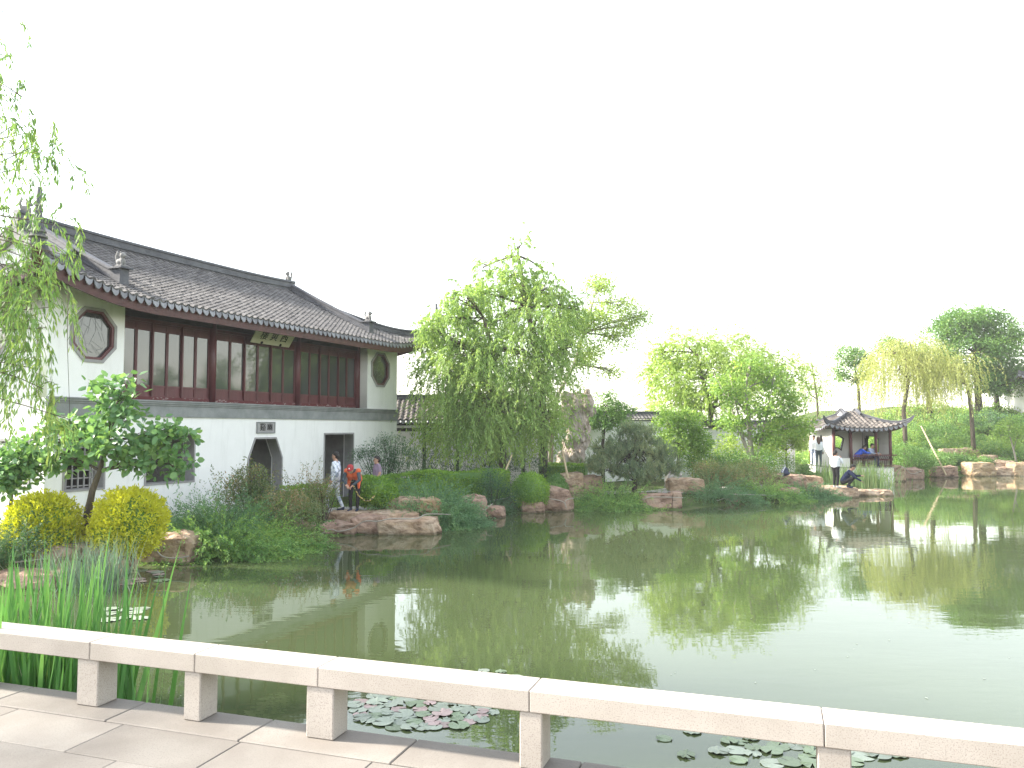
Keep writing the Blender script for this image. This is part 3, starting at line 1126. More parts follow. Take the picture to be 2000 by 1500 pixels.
# stone surrounds of the ground floor openings
for nm, hp in (('window_surround', winA), ('window_surround', winB), ('door_surround', door), ('door_surround', doorC)):
    if nm == 'door_surround':
        op = grow(hp, 0.055)
        op = [(x, max(z, 0.301)) for x, z in op]
        ip = [(x, z if z > 0.31 else 0.302) for x, z in grow(hp, -0.002)]
        zmin = 0.30
        op = [(x, z - 0.05 if z <= 0.302 else z) for x, z in op]
        ring(nm, op, ip, 0.40, fm(-0.02), 'grey_frame', HALL)
    else:
        ring(nm, grow(hp, 0.05), grow(hp, -0.002), 0.40, fm(-0.02), 'grey_frame', HALL)
# lattice shutter inside the window behind the young tree
lt = MB()
for i in range(7):
    lt.box(0.53 + i * 0.165, 0.56 + i * 0.165, 0.20, 0.23, 1.50, 2.78)
for j in range(7):
    lt.box(0.53, 1.57, 0.235, 0.26, 1.55 + j * 0.19, 1.58 + j * 0.19)
lt.build('window_lattice', 'grey_frame', HALL)
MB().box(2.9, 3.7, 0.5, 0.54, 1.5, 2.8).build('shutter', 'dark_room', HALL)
# carved grey plaque over the octagonal door
pq = MB().box(7.08, 7.93, -0.035, 0.02, 2.83, 3.20).build('plaque', 'grey_frame', HALL)
fr = MB()
for (a, b, c, d) in ((7.08, 7.93, 2.83, 2.86), (7.08, 7.93, 3.17, 3.20), (7.08, 7.11, 2.86, 3.17), (7.90, 7.93, 2.86, 3.17)):
    fr.box(a, b, -0.05, -0.036, c, d)
fr.build('border', 'grey_stone', pq)
for i, ch in enumerate('谿幽'):
    me = text_mesh(ch, 0.26, 0.006)
    for v in me.vertices:
        v.co = (7.08 + 0.265 + i * 0.33 + v.co.x, -0.042 + v.co.z, 3.015 + v.co.y)
    link('lettering', me, 'ink', pq)
# grey string course between the storeys
band = MB()
band.sweep([(0.0, ZB0), (0.0, ZB1), (-0.5, ZB1)], [(0, 0, 0), (0.01, 0, 0)]) if False else None
bp = [(0.02, ZB0), (-0.05, ZB0), (-0.05, ZB0 + 0.30), (-0.075, ZB0 + 0.31), (-0.075, ZB0 + 0.35), (-0.11, ZB0 + 0.36), (-0.11, ZB0 + 0.405), (-0.14, ZB0 + 0.415), (-0.14, ZB1), (0.02, ZB1)]
MB().prism([(-0.006, y, z) for y, z in bp], (LEN + 0.012, 0, 0)).build('string_course', 'grey_stone', HALL)
MB().box(2.1, 13.25, 0.021, 0.60, ZB1 - 0.1, ZB1 + 0.012).build('sill_ledge', 'grey_stone', HALL)
# columns, casements
REC = 0.45
cols = [2.19, 5.60, 9.57, 13.16]
for c in cols:
    MB().tube([(c, REC, ZB1 + 0.012), (c, REC, 6.35)], 0.135, 16).build('column', 'red_wood', HALL, smooth=True)
MB().box(2.1, 13.25, REC - 0.05, REC + 0.05, ZB1 + 0.013, ZB1 + 0.12).build('sill_board', 'worn_red_wood', HALL)
MB().box(2.1, 13.25, REC - 0.045, REC + 0.055, 5.93, 6.02).build('head_rail', 'red_wood', HALL)
MB().box(2.1, 13.25, REC - 0.10, REC + 0.12, 6.02, 6.45).build('beam', 'dark_wood', HALL)
Z0, Z1 = ZB1 + 0.12, 5.93
for bay in range(3):
    a, b = cols[bay] + 0.125, cols[bay + 1] - 0.125
    w = (b - a) / 6
    fr, pane, pan = MB(), MB(), MB()
    st = 0.042
    fr.box(0.004, st, -0.035, 0.035, 0, Z1 - Z0)
    fr.box(w - st, w - 0.004, -0.035, 0.035, 0, Z1 - Z0)
    for z0, z1 in ((0, 0.05), (0.27, 0.32), (Z1 - Z0 - 0.24, Z1 - Z0 - 0.19), (Z1 - Z0 - 0.05, Z1 - Z0)):
        fr.box(st, w - st, -0.03, 0.03, z0, z1)
    pane.box(st, w - st, -0.008, 0.008, 0.32, Z1 - Z0 - 0.24)
    pan.box(st, w - st, -0.016, 0.012, 0.05, 0.27)
    pan2 = MB().box(st, w - st, -0.016, 0.012, Z1 - Z0 - 0.19, Z1 - Z0 - 0.05)
    ms = [fr.mesh('window'), pane.mesh('pane'), pan.mesh('panel'), pan2.mesh('panel')]
    for m_, q in zip(ms, ('red_wood', 'glass', 'red_wood', 'red_wood')):
        m_.materials.append(MATS[q])
    for k in range(6):
        wi = link('window', ms[0], None, HALL, (a + k * w, REC + 0.01, Z0))
        for m_, nm in zip(ms[1:], ('pane', 'panel', 'panel')):
            link(nm, m_, None, wi)
        if k % 2 == 1:
            MB().box(a + (k + 1) * w - 0.025, a + (k + 1) * w + 0.025, REC - 0.065, REC - 0.03, Z0, Z1).build('mullion', 'red_wood', HALL) if k < 5 else None
# hanging name board, leaning out under the eave
sb = empty('name_board', (7.93, -0.06, 6.02), 0)
tag(sb, 'pale hanging board with three black characters under the hall eave', 'sign')
sb.parent = None
sb.matrix_world = HALL.matrix_basis @ Matrix.Translation((7.90, 0.08, 5.96)) @ Matrix.Rotation(R(34), 4, 'X')
MB().box(-0.93, 0.93, -0.03, 0.0, -0.25, 0.28).build('board', 'sign_board', sb, bevel=0.004)
for i, ch in enumerate('樓爽西'):
    me = text_mesh(ch, 0.36, 0.004)
    for v in me.vertices:
        v.co = (-0.48 + i * 0.48 + v.co.x * 1.0, -0.034 - v.co.z, 0.05 + v.co.y * 0.95)
    link('lettering', me, 'ink', sb)
for x in (-0.45, 0.45):
    MB().tube([(x, -0.05, -0.20), (x, -0.03, -0.20)], 0.05, 10).build('bracket', 'dark_wood', sb)

# roof
RF = Roof(-1.0, LEN + 1.0, -1.0, DEP + 1.0, 6.27, 0.42, 0.012, 3.0, 0.62, 3.3)
for sd, dr in (('front', True), ('left', True), ('back', None), ('right', None)):
    RF.tiles(HALL, sd, 0.24, 0.15, 'tile', drips=dr)
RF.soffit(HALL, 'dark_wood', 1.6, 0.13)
for sd in ('front', 'left', 'right'):
    fb = MB()
    fb.sweep([(-0.025, -0.34), (-0.025, -0.05), (0.025, -0.05), (0.025, -0.34)], RF.eave_line(sd, 60, -0.03))
    fb.build('eave_board', 'brown_wood', HALL)
xr0, xr1, yr = RF.x0 + RF.g, RF.x1 - RF.g, DEP / 2
zr = RF.z(xr0, yr)
rp = [(x, yr, zr - 0.06 + 0.10 * (abs((x - LEN / 2) / (LEN / 2 - 2)) ** 3)) for x in np.linspace(xr0 - 0.25, xr1 + 0.25, 26)]
MB().sweep(prof_scale(1.0), rp).build('main_ridge', 'ridge', HALL)
for xe, q in ((xr0, math.pi), (xr1, 0)):
    beast('ridge_beast', 'ridge_pale', HALL, (xe + (0.05 if q else -0.05), yr, zr + 0.36), q, 0.46)
    for sgn in (1, -1):
        pts = []
        for d in np.linspace(RF.half - 0.05, 1.15, 14):
            y = RF.y0 + d if sgn > 0 else RF.y1 - d
            pts.append((xe, y, RF.z(xe, y) - 0.02))
        MB().sweep(prof_scale(0.86), pts).build('gable_ridge', 'ridge', HALL)
        e = pts[-1]
        pl = MB().box(-0.14, 0.14, -0.20, 0.16, -0.1, 0.40).box(-0.2, 0.2, -0.30, 0.2, 0.401, 0.45)
        po = pl.build('ridge_plinth', 'ridge', HALL, loc=e)
        b = beast('ridge_beast', 'ridge_pale', HALL, (e[0], e[1] - sgn * 0.05, e[2] + 0.44), R(90) * sgn, 0.42)
    # gable wall and barge boards
    sg = -1 if q else 1
    poly = [(xe + sg * 0.02, RF.y0 + d, RF.z(xe, RF.y0 + d) - 0.05) for d in np.linspace(RF.g - 0.1, RF.half, 8)]
    poly += [(xe + sg * 0.02, RF.y1 - d, RF.z(xe, RF.y1 - d) - 0.05) for d in np.linspace(RF.half, RF.g - 0.1, 8)][1:]
    MB().prism(poly, (sg * 0.1, 0, 0)).build('gable', 'plaster', HALL)
    for sgn in (1, -1):
        bb = [(xe + sg * 0.20, (RF.y0 + d if sgn > 0 else RF.y1 - d), RF.z(xe, RF.y0 + d) - 0.08) for d in np.linspace(RF.half, RF.g - 0.2, 10)]
        MB().sweep([(-0.14, -0.22), (-0.14, 0.05), (0.14, 0.05), (0.14, -0.22)], bb).build('barge_board', 'ridge_pale', HALL)
for sx, sy, pts in RF.ridge_paths(-0.03):
    # the hip runs on past the corner into a tall upswept horn
    c = pts[-1]
    o = Vector((-sx, -sy, 0)).normalized()
    body = pts + [c + o * 0.10 + Vector((0, 0, 0.04))]
    MB().sweep(prof_scale(0.80), body).build('hip_ridge', 'ridge', HALL)
    horn = [c + o * 0.0 + Vector((0, 0, -0.05)), c + o * 0.16 + Vector((0, 0, 0.12)), c + o * 0.26 + Vector((0, 0, 0.40)), c + o * 0.28 + Vector((0, 0, 0.75)), c + o * 0.27 + Vector((0, 0, 1.05)), c + o * 0.24 + Vector((0, 0, 1.42))]
    h = MB().tube(horn, [0.20, 0.20, 0.15, 0.095, 0.07, 0.055], 8).build('corner_horn', 'ridge', HALL, smooth=True)
    for k, (zz, rr_) in enumerate(((0.30, 0.21), (0.42, 0.18), (0.88, 0.10), (1.0, 0.095))):
        q = c + o * 0.265 + Vector((0, 0, zz))
        MB().tube([q, q + Vector((0, 0, 0.035))], rr_, 8).build('moulding', 'ridge_pale', h)
    bm_ = [c + Vector((sx * 1.6, sy * 1.6, -0.05)), c + Vector((sx * 0.6, sy * 0.6, -0.28)), c + o * 0.12 + Vector((0, 0, -0.20)), c + o * 0.25 + Vector((0, 0, 0.10))]
    MB().sweep([(-0.10, -0.10), (-0.10, 0.10), (0.10, 0.10), (0.10, -0.10)], bm_).build('corner_beam', 'brown_wood', HALL)
MB().tube([(LEN + 0.75, -0.75, 6.30), (LEN + 0.75, -0.75, 5.98)], [0.05, 0.07], 8).build('hanging_finial', 'brown_wood', HALL)

# ------------------------------------------------------------------ other buildings: gallery, garden wall, waterside pavilion, hall at the picture's edge
GAL = empty('covered_gallery', (-4.9, 36.2, 0.40), R(3), 'low tiled gallery with dark posts behind the hall corner', 'building')
GL = 6.4
GR = Roof(-1.2, GL, -0.9, 2.5, 2.95, 0.50, 0.05, -1, 0, 1)
GR.g = -1
GR.tiles(GAL, 'front', 0.24, 0.24, 'tile_warm', drips=True)
GR.tiles(GAL, 'back', 0.24, 0.24, 'tile_warm')
MB().sweep(prof_scale(0.7), [(x, 0.8, GR.z(1, 0.8) - 0.05) for x in np.linspace(-1.2, GL, 8)]).build('main_ridge', 'ridge', GAL)
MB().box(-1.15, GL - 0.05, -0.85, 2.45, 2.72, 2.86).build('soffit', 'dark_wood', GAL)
for i in range(5):
    x = -0.6 + i * 1.5
    MB().tube([(x, -0.35, 0), (x, -0.35, 2.72)], 0.085, 10).build('post', 'dark_wood', GAL, smooth=True)
MB().box(-1.15, GL - 0.05, 1.9, 2.1, -0.3, 2.72).build('back_wall', 'plaster', GAL)
MB().box(-1.15, GL - 0.05, -0.6, 1.9, -0.3, 0.06).build('floor', 'grey_stone', GAL)
MB().box(-1.15, GL - 0.05, -0.40, -0.30, 2.45, 2.60).build('lintel', 'dark_wood', GAL)


def garden_wall(name, label, p, q, h, mat='plaster'):
    p, q = Vector((p[0], p[1], 0)), Vector((q[0], q[1], 0))
    L = (q - p).length
    o = empty(name, (p.x, p.y, 0.35), math.atan2(q.y - p.y, q.x - p.x), label, 'wall')
    MB().box(0, L, -0.15, 0.15, -0.6, h).build('wall', mat, o)
    MB().box(-0.05, L + 0.05, -0.24, 0.24, h + 0.001, h + 0.08).build('eave_course', 'grey_stone', o)
    r = Roof(0, L, -0.42, 0.42, h + 0.10, 0.62, 0, -1, 0, 1)
    r.tiles(o, 'front', 0.22, 0.20, 'tile')
    r.tiles(o, 'back', 0.22, 0.20, 'tile')
    MB().sweep(prof_scale(0.42), [(x, 0, h + 0.32) for x in np.linspace(0, L, 6)]).build('coping_ridge', 'ridge', o)
    return o


garden_wall('garden_wall', 'white garden wall with dark tiled coping behind the willows', (1.7, 37.3), (9.8, 41.2), 3.0)
garden_wall('garden_wall', 'far white garden wall with tiled coping left of the pavilion', (9.95, 41.3), (16.5, 46.5), 2.6)

# pavilion
PV = empty('waterside_pavilion', at(1628, 838, 44.0), 0, 'small open pavilion with curled grey roof and dark red columns by the water', 'building')
PV.location.z = 0.0
PW, PD = 3.15, 3.4
PR = Roof(-0.55, PW + 0.55, -0.55, PD + 0.55, 2.98, 0.36, 0.035, 9, 0.30, 1.7)
PR.g = PR.half - 0.55
for sd in ('front', 'left'):
    PR.tiles(PV, sd, 0.27, 0.25, 'tile_warm', rad=0.075, drips=True)
for sd in ('back', 'right'):
    PR.tiles(PV, sd, 0.27, 0.25, 'tile_warm', rad=0.075)
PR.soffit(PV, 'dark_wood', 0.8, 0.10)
for sd in ('front', 'left', 'right'):
    MB().sweep([(-0.02, -0.16), (-0.02, -0.03), (0.02, -0.03), (0.02, -0.16)], PR.eave_line(sd, 30, -0.02)).build('eave_board', 'brown_wood', PV)
for xe in (PR.x0 + PR.g, PR.x1 - PR.g):
    for sgn in (1, -1):
        pts = [(xe, (PR.y0 + d if sgn > 0 else PR.y1 - d), PR.z(xe, PR.y0 + d) - 0.02) for d in np.linspace(PR.half, PR.g - 0.05, 7)]
        MB().sweep(prof_scale(0.55), pts).build('gable_ridge', 'ridge', PV)
    sg = -1 if xe < PW / 2 else 1
    poly = [(xe, PR.y0 + d, PR.z(xe, PR.y0 + d) - 0.03) for d in (PR.g, PR.half)] + [(xe, PR.y1 - PR.g, PR.z(xe, PR.y0 + PR.g) - 0.03)]
    MB().prism(poly, (sg * 0.06, 0, 0)).build('gable', 'plaster_warm', PV)
for sx, sy, pts in PR.ridge_paths(-0.03):
    c = pts[-1]
    o = Vector((-sx, -sy, 0)).normalized()
    MB().sweep(prof_scale(0.52), pts + [c + o * 0.22 + Vector((0, 0, 0.09)), c + o * 0.40 + Vector((0, 0, 0.24)), c + o * 0.52 + Vector((0, 0, 0.42))], [1] * len(pts) + [0.9, 0.65, 0.35]).build('hip_ridge', 'ridge', PV)
FL = 0.78
MB().box(-0.1, PW + 0.1, -0.1, PD + 0.1, -1.3, FL).build('plinth', 'plaster_warm', PV)
MB().box(-0.14, PW + 0.14, -0.14, PD + 0.14, FL + 0.001, FL + 0.06).build('floor', 'grey_frame', PV)
for x in (0.0, 0.95, 2.35, PW):
    MB().tube([(x, 0.02, FL + 0.06), (x, 0.02, 3.0)], 0.085, 12).build('column', 'red_wood', PV, smooth=True)
for x in (0.0, PW):
    MB().tube([(x, PD, FL + 0.06), (x, PD, 3.0)], 0.085, 12).build('column', 'red_wood', PV, smooth=True)
# left end wall with a bottle shaped opening, back wall with fan and framed openings
vase = [(1.35, 1.55), (1.85, 1.55), (1.85, 2.35), (1.72, 2.5), (1.6, 2.58), (1.48, 2.5), (1.35, 2.35)]
plate('wall', rect(0.10, PD - 0.1, FL + 0.06, 2.95), [vase], 0.14, lambda x, d, z: (d - 0.07, x, z), 'plaster_warm', PV)
ring('window_frame', grow(vase, 0.05), vase, 0.17, lambda x, d, z: (d - 0.085, x, z), 'grey_frame', PV)
fan = [(1.27, 1.72), (1.38, 1.82), (1.52, 1.86), (1.66, 1.82), (1.77, 1.72), (1.92, 2.35), (1.74, 2.48), (1.52, 2.54), (1.30, 2.48), (1.12, 2.35)]
frm = [(1.3, 1.60), (2.95, 1.60), (2.95, 2.35), (2.8, 2.35), (2.8, 2.50), (1.45, 2.50), (1.45, 2.35), (1.3, 2.35)]
plate('wall', rect(0.1, PW - 0.1, FL + 0.06, 2.95), [fan], 0.14, lambda x, d, z: (x, PD - 0.07 + d, z), 'plaster_warm', PV)
plate('wall', rect(0.10, PD - 0.1, FL + 0.06, 2.95), [frm], 0.14, lambda x, d, z: (PW - 0.07 + d, x, z), 'plaster_warm', PV)
ring('window_frame', grow(fan, 0.05), fan, 0.18, lambda x, d, z: (x, PD - 0.09 + d, z), 'dark_wood', PV)
ring('window_frame', grow(frm, 0.05), frm, 0.18, lambda x, d, z: (PW - 0.09 + d, x, z), 'dark_wood', PV)
for x in (2.25, 0.75):
    MB().box(x, x + 0.16, PD - 0.16, PD - 0.08, FL + 0.07, 2.7).build('couplet_board', 'orange_wood', PV)
for a, b in ((0.09, 0.86), (1.04, 2.26), (2.44, 3.06)):     # carved valance under the front beam
    n = 9
    top = [(a + (b - a) * i / n, 0.0, 2.92) for i in range(n + 1)]
    bot = [(a + (b - a) * i / n, 0.0, 2.72 + 0.15 * math.sin(math.pi * i / n) ** 0.6) for i in range(n, -1, -1)]
    MB().prism(top + bot, (0, 0.04, 0)).build('valance', 'dark_wood', PV)
# bench rail with curved back slats
br = MB()
for z in (FL + 0.10, FL + 0.42):
    br.box(0.95, PW + 0.05, -0.16, -0.06, z, z + 0.05)
br.box(0.95, PW + 0.15, -0.42, -0.36, FL + 0.70, FL + 0.76)
br.box(0.95, PW + 0.05, -0.14, 0.24, FL + 0.471, FL + 0.51)
br.box(PW + 0.02, PW + 0.08, 0.1, PD - 0.2, FL + 0.66, FL + 0.72)
br.build('bench_rail', 'red_wood', PV)
slat = MB().tube([(0, -0.10, FL + 0.13), (0, -0.12, FL + 0.44), (0, -0.24, FL + 0.56), (0, -0.32, FL + 0.62), (0, -0.39, FL + 0.71)], 0.016, 5).mesh('slat')
slat.materials.append(MATS['red_wood'])
for i in range(22):
    link('slat', slat, None, PV, (1.0 + i * 0.102, 0, 0))
plate('low_wall', rect(0.09, 0.86, FL + 0.06, FL + 0.55), [], 0.12, fm(-0.04), 'plaster_warm', PV)

# hall whose roof corner shows at the right edge, on the hill
EH = empty('hilltop_hall', (39.3, 60.0, 3.9), R(-12), 'grey roofed hall with red trim half cut off by the right picture edge', 'building')
ER = Roof(-0.9, 9, -0.9, 6.5, 2.75, 0.45, 0.05, 2.2, 0.4, 2.0)
for sd in ('front', 'left'):
    ER.tiles(EH, sd, 0.26, 0.25, 'tile', drips=True)
ER.soffit(EH, 'dark_wood', 1.2, 0.12)
for sd in ('front', 'left'):
    MB().sweep([(-0.02, -0.22), (-0.02, -0.03), (0.02, -0.03), (0.02, -0.22)], ER.eave_line(sd, 30, -0.02)).build('eave_board', 'brown_wood', EH)
for sx, sy, pts in ER.ridge_paths(-0.03):
    if sx > 0:
        MB().sweep(prof_scale(0.8), pts).build('hip_ridge', 'ridge', EH)
MB().sweep(prof_scale(0.9), [(x, 2.8, ER.z(4, 2.8) - 0.05) for x in np.linspace(1.2, 8, 6)]).build('main_ridge', 'ridge', EH)
MB().box(0.1, 8, 0.2, 5.5, -1.5, 2.6).build('wall', 'plaster', EH)
for x in (0, 2.2, 4.4):
    MB().tube([(x, 0, -0.8), (x, 0, 2.7)], 0.11, 10).build('column', 'red_wood', EH, smooth=True)
MB().box(-0.1, 8, -0.06, 0.06, 2.2, 2.5).build('beam', 'red_wood', EH)

# ------------------------------------------------------------------ foliage
RG = np.random.default_rng(11)


def unit(v):
    return v / np.maximum(np.linalg.norm(v, axis=-1, keepdims=True), 1e-9)


def rdir(n):
    return unit(RG.normal(size=(n, 3)))


def leaf_arrays(base, d, nrm, L, W, fold=False):
    """one small blade per leaf: a rhombus, or two folded halves for broad leaves"""
    n = len(base)
    d = unit(d)
    s = unit(np.cross(d, nrm))
    L = np.broadcast_to(np.asarray(L, float), (n,))[:, None]
    W = np.broadcast_to(np.asarray(W, float), (n,))[:, None]
    if not fold:
        V = np.stack([base, base + d * L * 0.45 + s * W * 0.5, base + d * L, base + d * L * 0.45 - s * W * 0.5], 1).reshape(-1, 3)
        k = np.arange(n)[:, None] * 4
        return V, k + np.array([[0, 1, 2, 3]])
    up = unit(np.cross(s, d))
    b = base
    V = np.stack([b, b + d * L, b + d * L * 0.30 + s * W * 0.48 + up * W * 0.14, b + d * L * 0.72 + s * W * 0.40 + up * W * 0.05,
                  b + d * L * 0.30 - s * W * 0.48 + up * W * 0.14, b + d * L * 0.72 - s * W * 0.40 + up * W * 0.05], 1).reshape(-1, 3)
    k = np.arange(n)[:, None] * 6
    return V, np.concatenate([k + np.array([[0, 2, 3, 1]]), k + np.array([[0, 1, 5, 4]])])


def strands(P0, D0, L, K, grav, wob):
    """K-step paths that start along D0 and bend down (or up, negative grav)"""
    P = [P0]
    d = unit(D0)
    st = (np.broadcast_to(np.asarray(L, float), (len(P0),)) / K)[:, None]
    for k in range(K):
        d = unit(d + np.array([0, 0, -grav]) + RG.normal(size=d.shape) * wob)
        P.append(P[-1] + d * st)
    return np.stack(P, 1)


def strand_tubes(S, r0, r1):
    """thin three-sided stems along strands"""
    n, k, _ = S.shape
    d = unit(np.gradient(S, axis=1))
    a = unit(np.cross(d, np.array([0.3, 0.5, 0.81])))
    b = np.cross(d, a)
    rr = np.linspace(r0, r1, k)[None, :, None]
    ring_ = [S + (a * math.cos(t) + b * math.sin(t)) * rr for t in (0, 2.094, 4.189)]
    V = np.stack(ring_, 2).reshape(-1, 3)
    base = (np.arange(n)[:, None] * k + np.arange(k - 1)[None, :]).ravel() * 3
    F = np.concatenate([np.stack([base + j, base + (j + 1) % 3, base + 3 + (j + 1) % 3, base + 3 + j], 1) for j in range(3)])
    return V, F


def join(parts):
    V, F, k = [], [], 0
    for v, f in parts:
        V.append(v)
        F.append(f + k)
        k += len(v)
    return np.concatenate(V), np.concatenate(F)


def leaves_along(S, per, L, W, spread=0.7, down=0.3, skip=1, jit=0.0, fold=False):
    """leaves on both sides of each strand"""
    n, k, _ = S.shape
    P = S[:, skip:, :]
    T = unit(np.gradient(S, axis=1))[:, skip:, :]
    P = np.repeat(P.reshape(-1, 3), per, 0)
    T = np.repeat(T.reshape(-1, 3), per, 0)
    m = len(P)
    seg = np.linalg.norm(S[:, 1] - S[:, 0], axis=1).mean()
    P = P - T * RG.uniform(0, 1, (m, 1)) * seg + RG.normal(size=(m, 3)) * jit
    d = unit(T + rdir(m) * spread + np.array([0, 0, -down]))
    return leaf_arrays(P, d, rdir(m), L * RG.uniform(0.7, 1.25, m), W * RG.uniform(0.75, 1.2, m), fold)


def clump_leaves(C, per, rad, L, W, up=0.5, fold=False, flat=0.7):
    m = len(C) * per
    P = np.repeat(C, per, 0)
    off = rdir(m) * (RG.uniform(0, 1, (m, 1)) ** 0.5) * rad
    off[:, 2] *= flat
    d = unit(off / max(rad, 1e-6) + rdir(m) * 0.6 + np.array([0, 0, -0.15]))
    nrm = unit(rdir(m) + np.array([0, 0, up * 2]))
    return leaf_arrays(P + off, d, nrm, L * RG.uniform(0.65, 1.3, m), W * RG.uniform(0.7, 1.25, m), fold)


def blob_points(lobes, n, shell=0.55):
    """points in a set of ellipsoids, nearer their skins; lobes: (cx, cy, cz, rx, ry, rz)"""
    lb = np.array(lobes, float)
    w = (lb[:, 3] * lb[:, 4] * lb[:, 5]) ** 0.75
    idx = RG.choice(len(lb), n, p=w / w.sum())
    r = RG.uniform(shell, 1.0, (n, 1)) ** 0.6
    return lb[idx, :3] + rdir(n) * r * lb[idx, 3:], idx


def limb(mb, a, b, r0, r1, sag=0.15, n=6, sides=6):
    a, b = Vector(a), Vector(b)
    L = (b - a).length
    mid = (a + b) / 2 + Vector((random.uniform(-1, 1), random.uniform(-1, 1), random.uniform(0.2, 1))) * L * sag
    P = []
    for i in range(n + 1):
        t = i / n
        P.append(a * (1 - t) ** 2 + mid * 2 * t * (1 - t) + b * t * t)
    mb.tube(P, list(np.linspace(r0, r1, n + 1)), sides)
    return P


def tree(name, label, base, trunk, lobes, n, leaf, leafmat_, bark='bark', r=0.16, group=None, cat='tree', twigs=True, mode='clump', subs=7, twig_mat='twig'):
    """trunk: points up from the base (relative); lobes: crown ellipsoids (relative); mode clump or weep; leaf: dict"""
    b = Vector(base)
    o = empty(name, b, 0, label, cat, group)
    tr = MB()
    T = [Vector((0, 0, -0.3))] + [Vector(p) for p in trunk]
    rads = list(np.linspace(r * 1.15, r * 0.45, len(T)))
    tr.tube(T, rads, 9)
    C, idx = blob_points(lobes, n, leaf.get('shell', 0.5))
    for li, lb in enumerate(lobes):
        c = Vector(lb[:3])
        k = min(range(1, len(T)), key=lambda j: abs(T[j].z - (c.z - lb[5] * 0.9)) + 0.3 * (T[j] - c).length)
        P = limb(tr, T[k], c, rads[k] * 0.62, r * 0.16, 0.12, 7)
        mine = C[idx == li]
        for q in mine[:subs]:
            j = random.randint(2, len(P) - 1)
            limb(tr, P[j], q, r * 0.17, r * 0.04, 0.14, 5, 4)
    tr.build('trunk', bark, o, smooth=True)
    if mode == 'clump':
        V, F = clump_leaves(C, leaf['per'], leaf['rad'], leaf['L'], leaf['W'], leaf.get('up', 0.5), leaf.get('fold', False), leaf.get('flat', 0.7))
        link('crown', np_mesh('crown', V, F), leafmat_, o)
    else:
        m = leaf['m']
        P0 = np.repeat(C, m, 0) + RG.normal(size=(len(C) * m, 3)) * leaf.get('jit', 0.15)
        out = C - np.array([lobes[i][:3] for i in idx])
        D0 = unit(np.repeat(out, m, 0) * np.array([1, 1, 0.4]) + rdir(len(P0)) * 0.5 + np.array([0, 0, 0.25]))
        Ls = leaf['len'] * RG.uniform(0.45, 1.25, len(P0))
        if 'top' in leaf:
            Ls = Ls * (1 - 0.72 * sstep(leaf['top'] * 0.45, leaf['top'], P0[:, 2]))
        low = leaf.get('floor')
        if low is not None:
            Ls = np.minimum(Ls, np.maximum(P0[:, 2] - low + RG.uniform(-0.25, 0.5, len(P0)), 0.25))
        S = strands(P0, D0, Ls, leaf.get('K', 12), leaf.get('grav', 0.35), leaf.get('wob', 0.12))
        V, F = leaves_along(S, leaf['per'], leaf['L'], leaf['W'], leaf.get('spread', 0.6), 0.35, 1, 0.02)
        link('crown', np_mesh('crown', V, F), leafmat_, o)
        if twigs:
            V, F = strand_tubes(S[::3], leaf.get('tr', 0.006), 0.002)
            link('twigs', np_mesh('twigs', V, F), twig_mat, o)['kind'] = 'stuff'
    return o


def rel(p, base):
    return (p[0] - base[0], p[1] - base[1], p[2] - base[2])


def LB(base, x, y, Y, rx, ry, dep):
    """crown lobe measured on the photograph: centre pixel x, y at distance Y; half width and half height in pixels; depth in metres"""
    c = at(x, y, Y)
    k = Y / FPX
    return (c.x - base[0], c.y - base[1], c.z - base[2], rx * k, dep, ry * k)


def gp(x, Y, dz=0.0):
    """ground point on the line of sight of pixel column x at distance Y"""
    X = (x - 1000.0) / FPX * Y
    return Vector((X, Y, gz1(X, Y) + dz))


random.seed(4)
# two weeping willows that read as one great crown in the middle
b = gp(1062, 33.0)
rl = random.Random(3)
lobes = [LB(b, 1012, 482, 33, 26, 30, 0.6), LB(b, 1005, 540, 33, 52, 36, 1.6), LB(b, 1070, 560, 33, 46, 40, 1.6), LB(b, 960, 575, 33, 34, 30, 1.2), LB(b, 1040, 630, 32.4, 72, 50, 2.6), LB(b, 1095, 620, 33, 32, 44, 1.6), LB(b, 1000, 690, 31.8, 75, 52, 2.4), LB(b, 1070, 720, 32.6, 42, 48, 1.8), LB(b, 1030, 775, 31.8, 62, 46, 2.0), LB(b, 985, 800, 31.4, 52, 34, 1.6), LB(b, 1070, 810, 32.2, 30, 34, 1.3), LB(b, 1010, 840, 31.6, 70, 26, 1.6), LB(b, 1070, 850, 32, 28, 20, 1.0)]
lobes += [LB(b, rl.uniform(930, 1130), rl.uniform(520, 700), 33 + rl.uniform(-1.5, 1), rl.uniform(12, 22), rl.uniform(10, 18), 0.6) for _ in range(12)] + [LB(b, 1105, 680, 33, 28, 36, 1.2)]
tree('weeping_willow', 'tall weeping willow with its trunk behind the round clipped bush', b, [rel(at(1060, 800, 33), b), rel(at(1048, 700, 33), b), rel(at(1030, 600, 33), b), rel(at(1012, 500, 33), b)],
     lobes, 560, dict(m=4, len=1.8, K=9, per=4, L=0.13, W=0.038, grav=0.24, wob=0.19, floor=1.0, jit=0.20, tr=0.006, top=9.5, shell=0.15), 'willow_leaf', mode='weep', r=0.17, subs=12, group='pair of willows in the middle')
b = gp(982, 32.0)
lobes = [LB(b, 925, 590, 32, 46, 36, 1.7), LB(b, 880, 625, 32, 40, 34, 1.6), LB(b, 845, 660, 32, 24, 30, 1.0), LB(b, 910, 690, 31.4, 66, 46, 2.2), LB(b, 862, 735, 31.6, 38, 46, 1.6), LB(b, 950, 740, 31.4, 62, 46, 2.0), LB(b, 885, 800, 31.4, 56, 36, 1.6), LB(b, 945, 815, 31, 58, 34, 1.5), LB(b, 900, 845, 31, 70, 24, 1.5)]
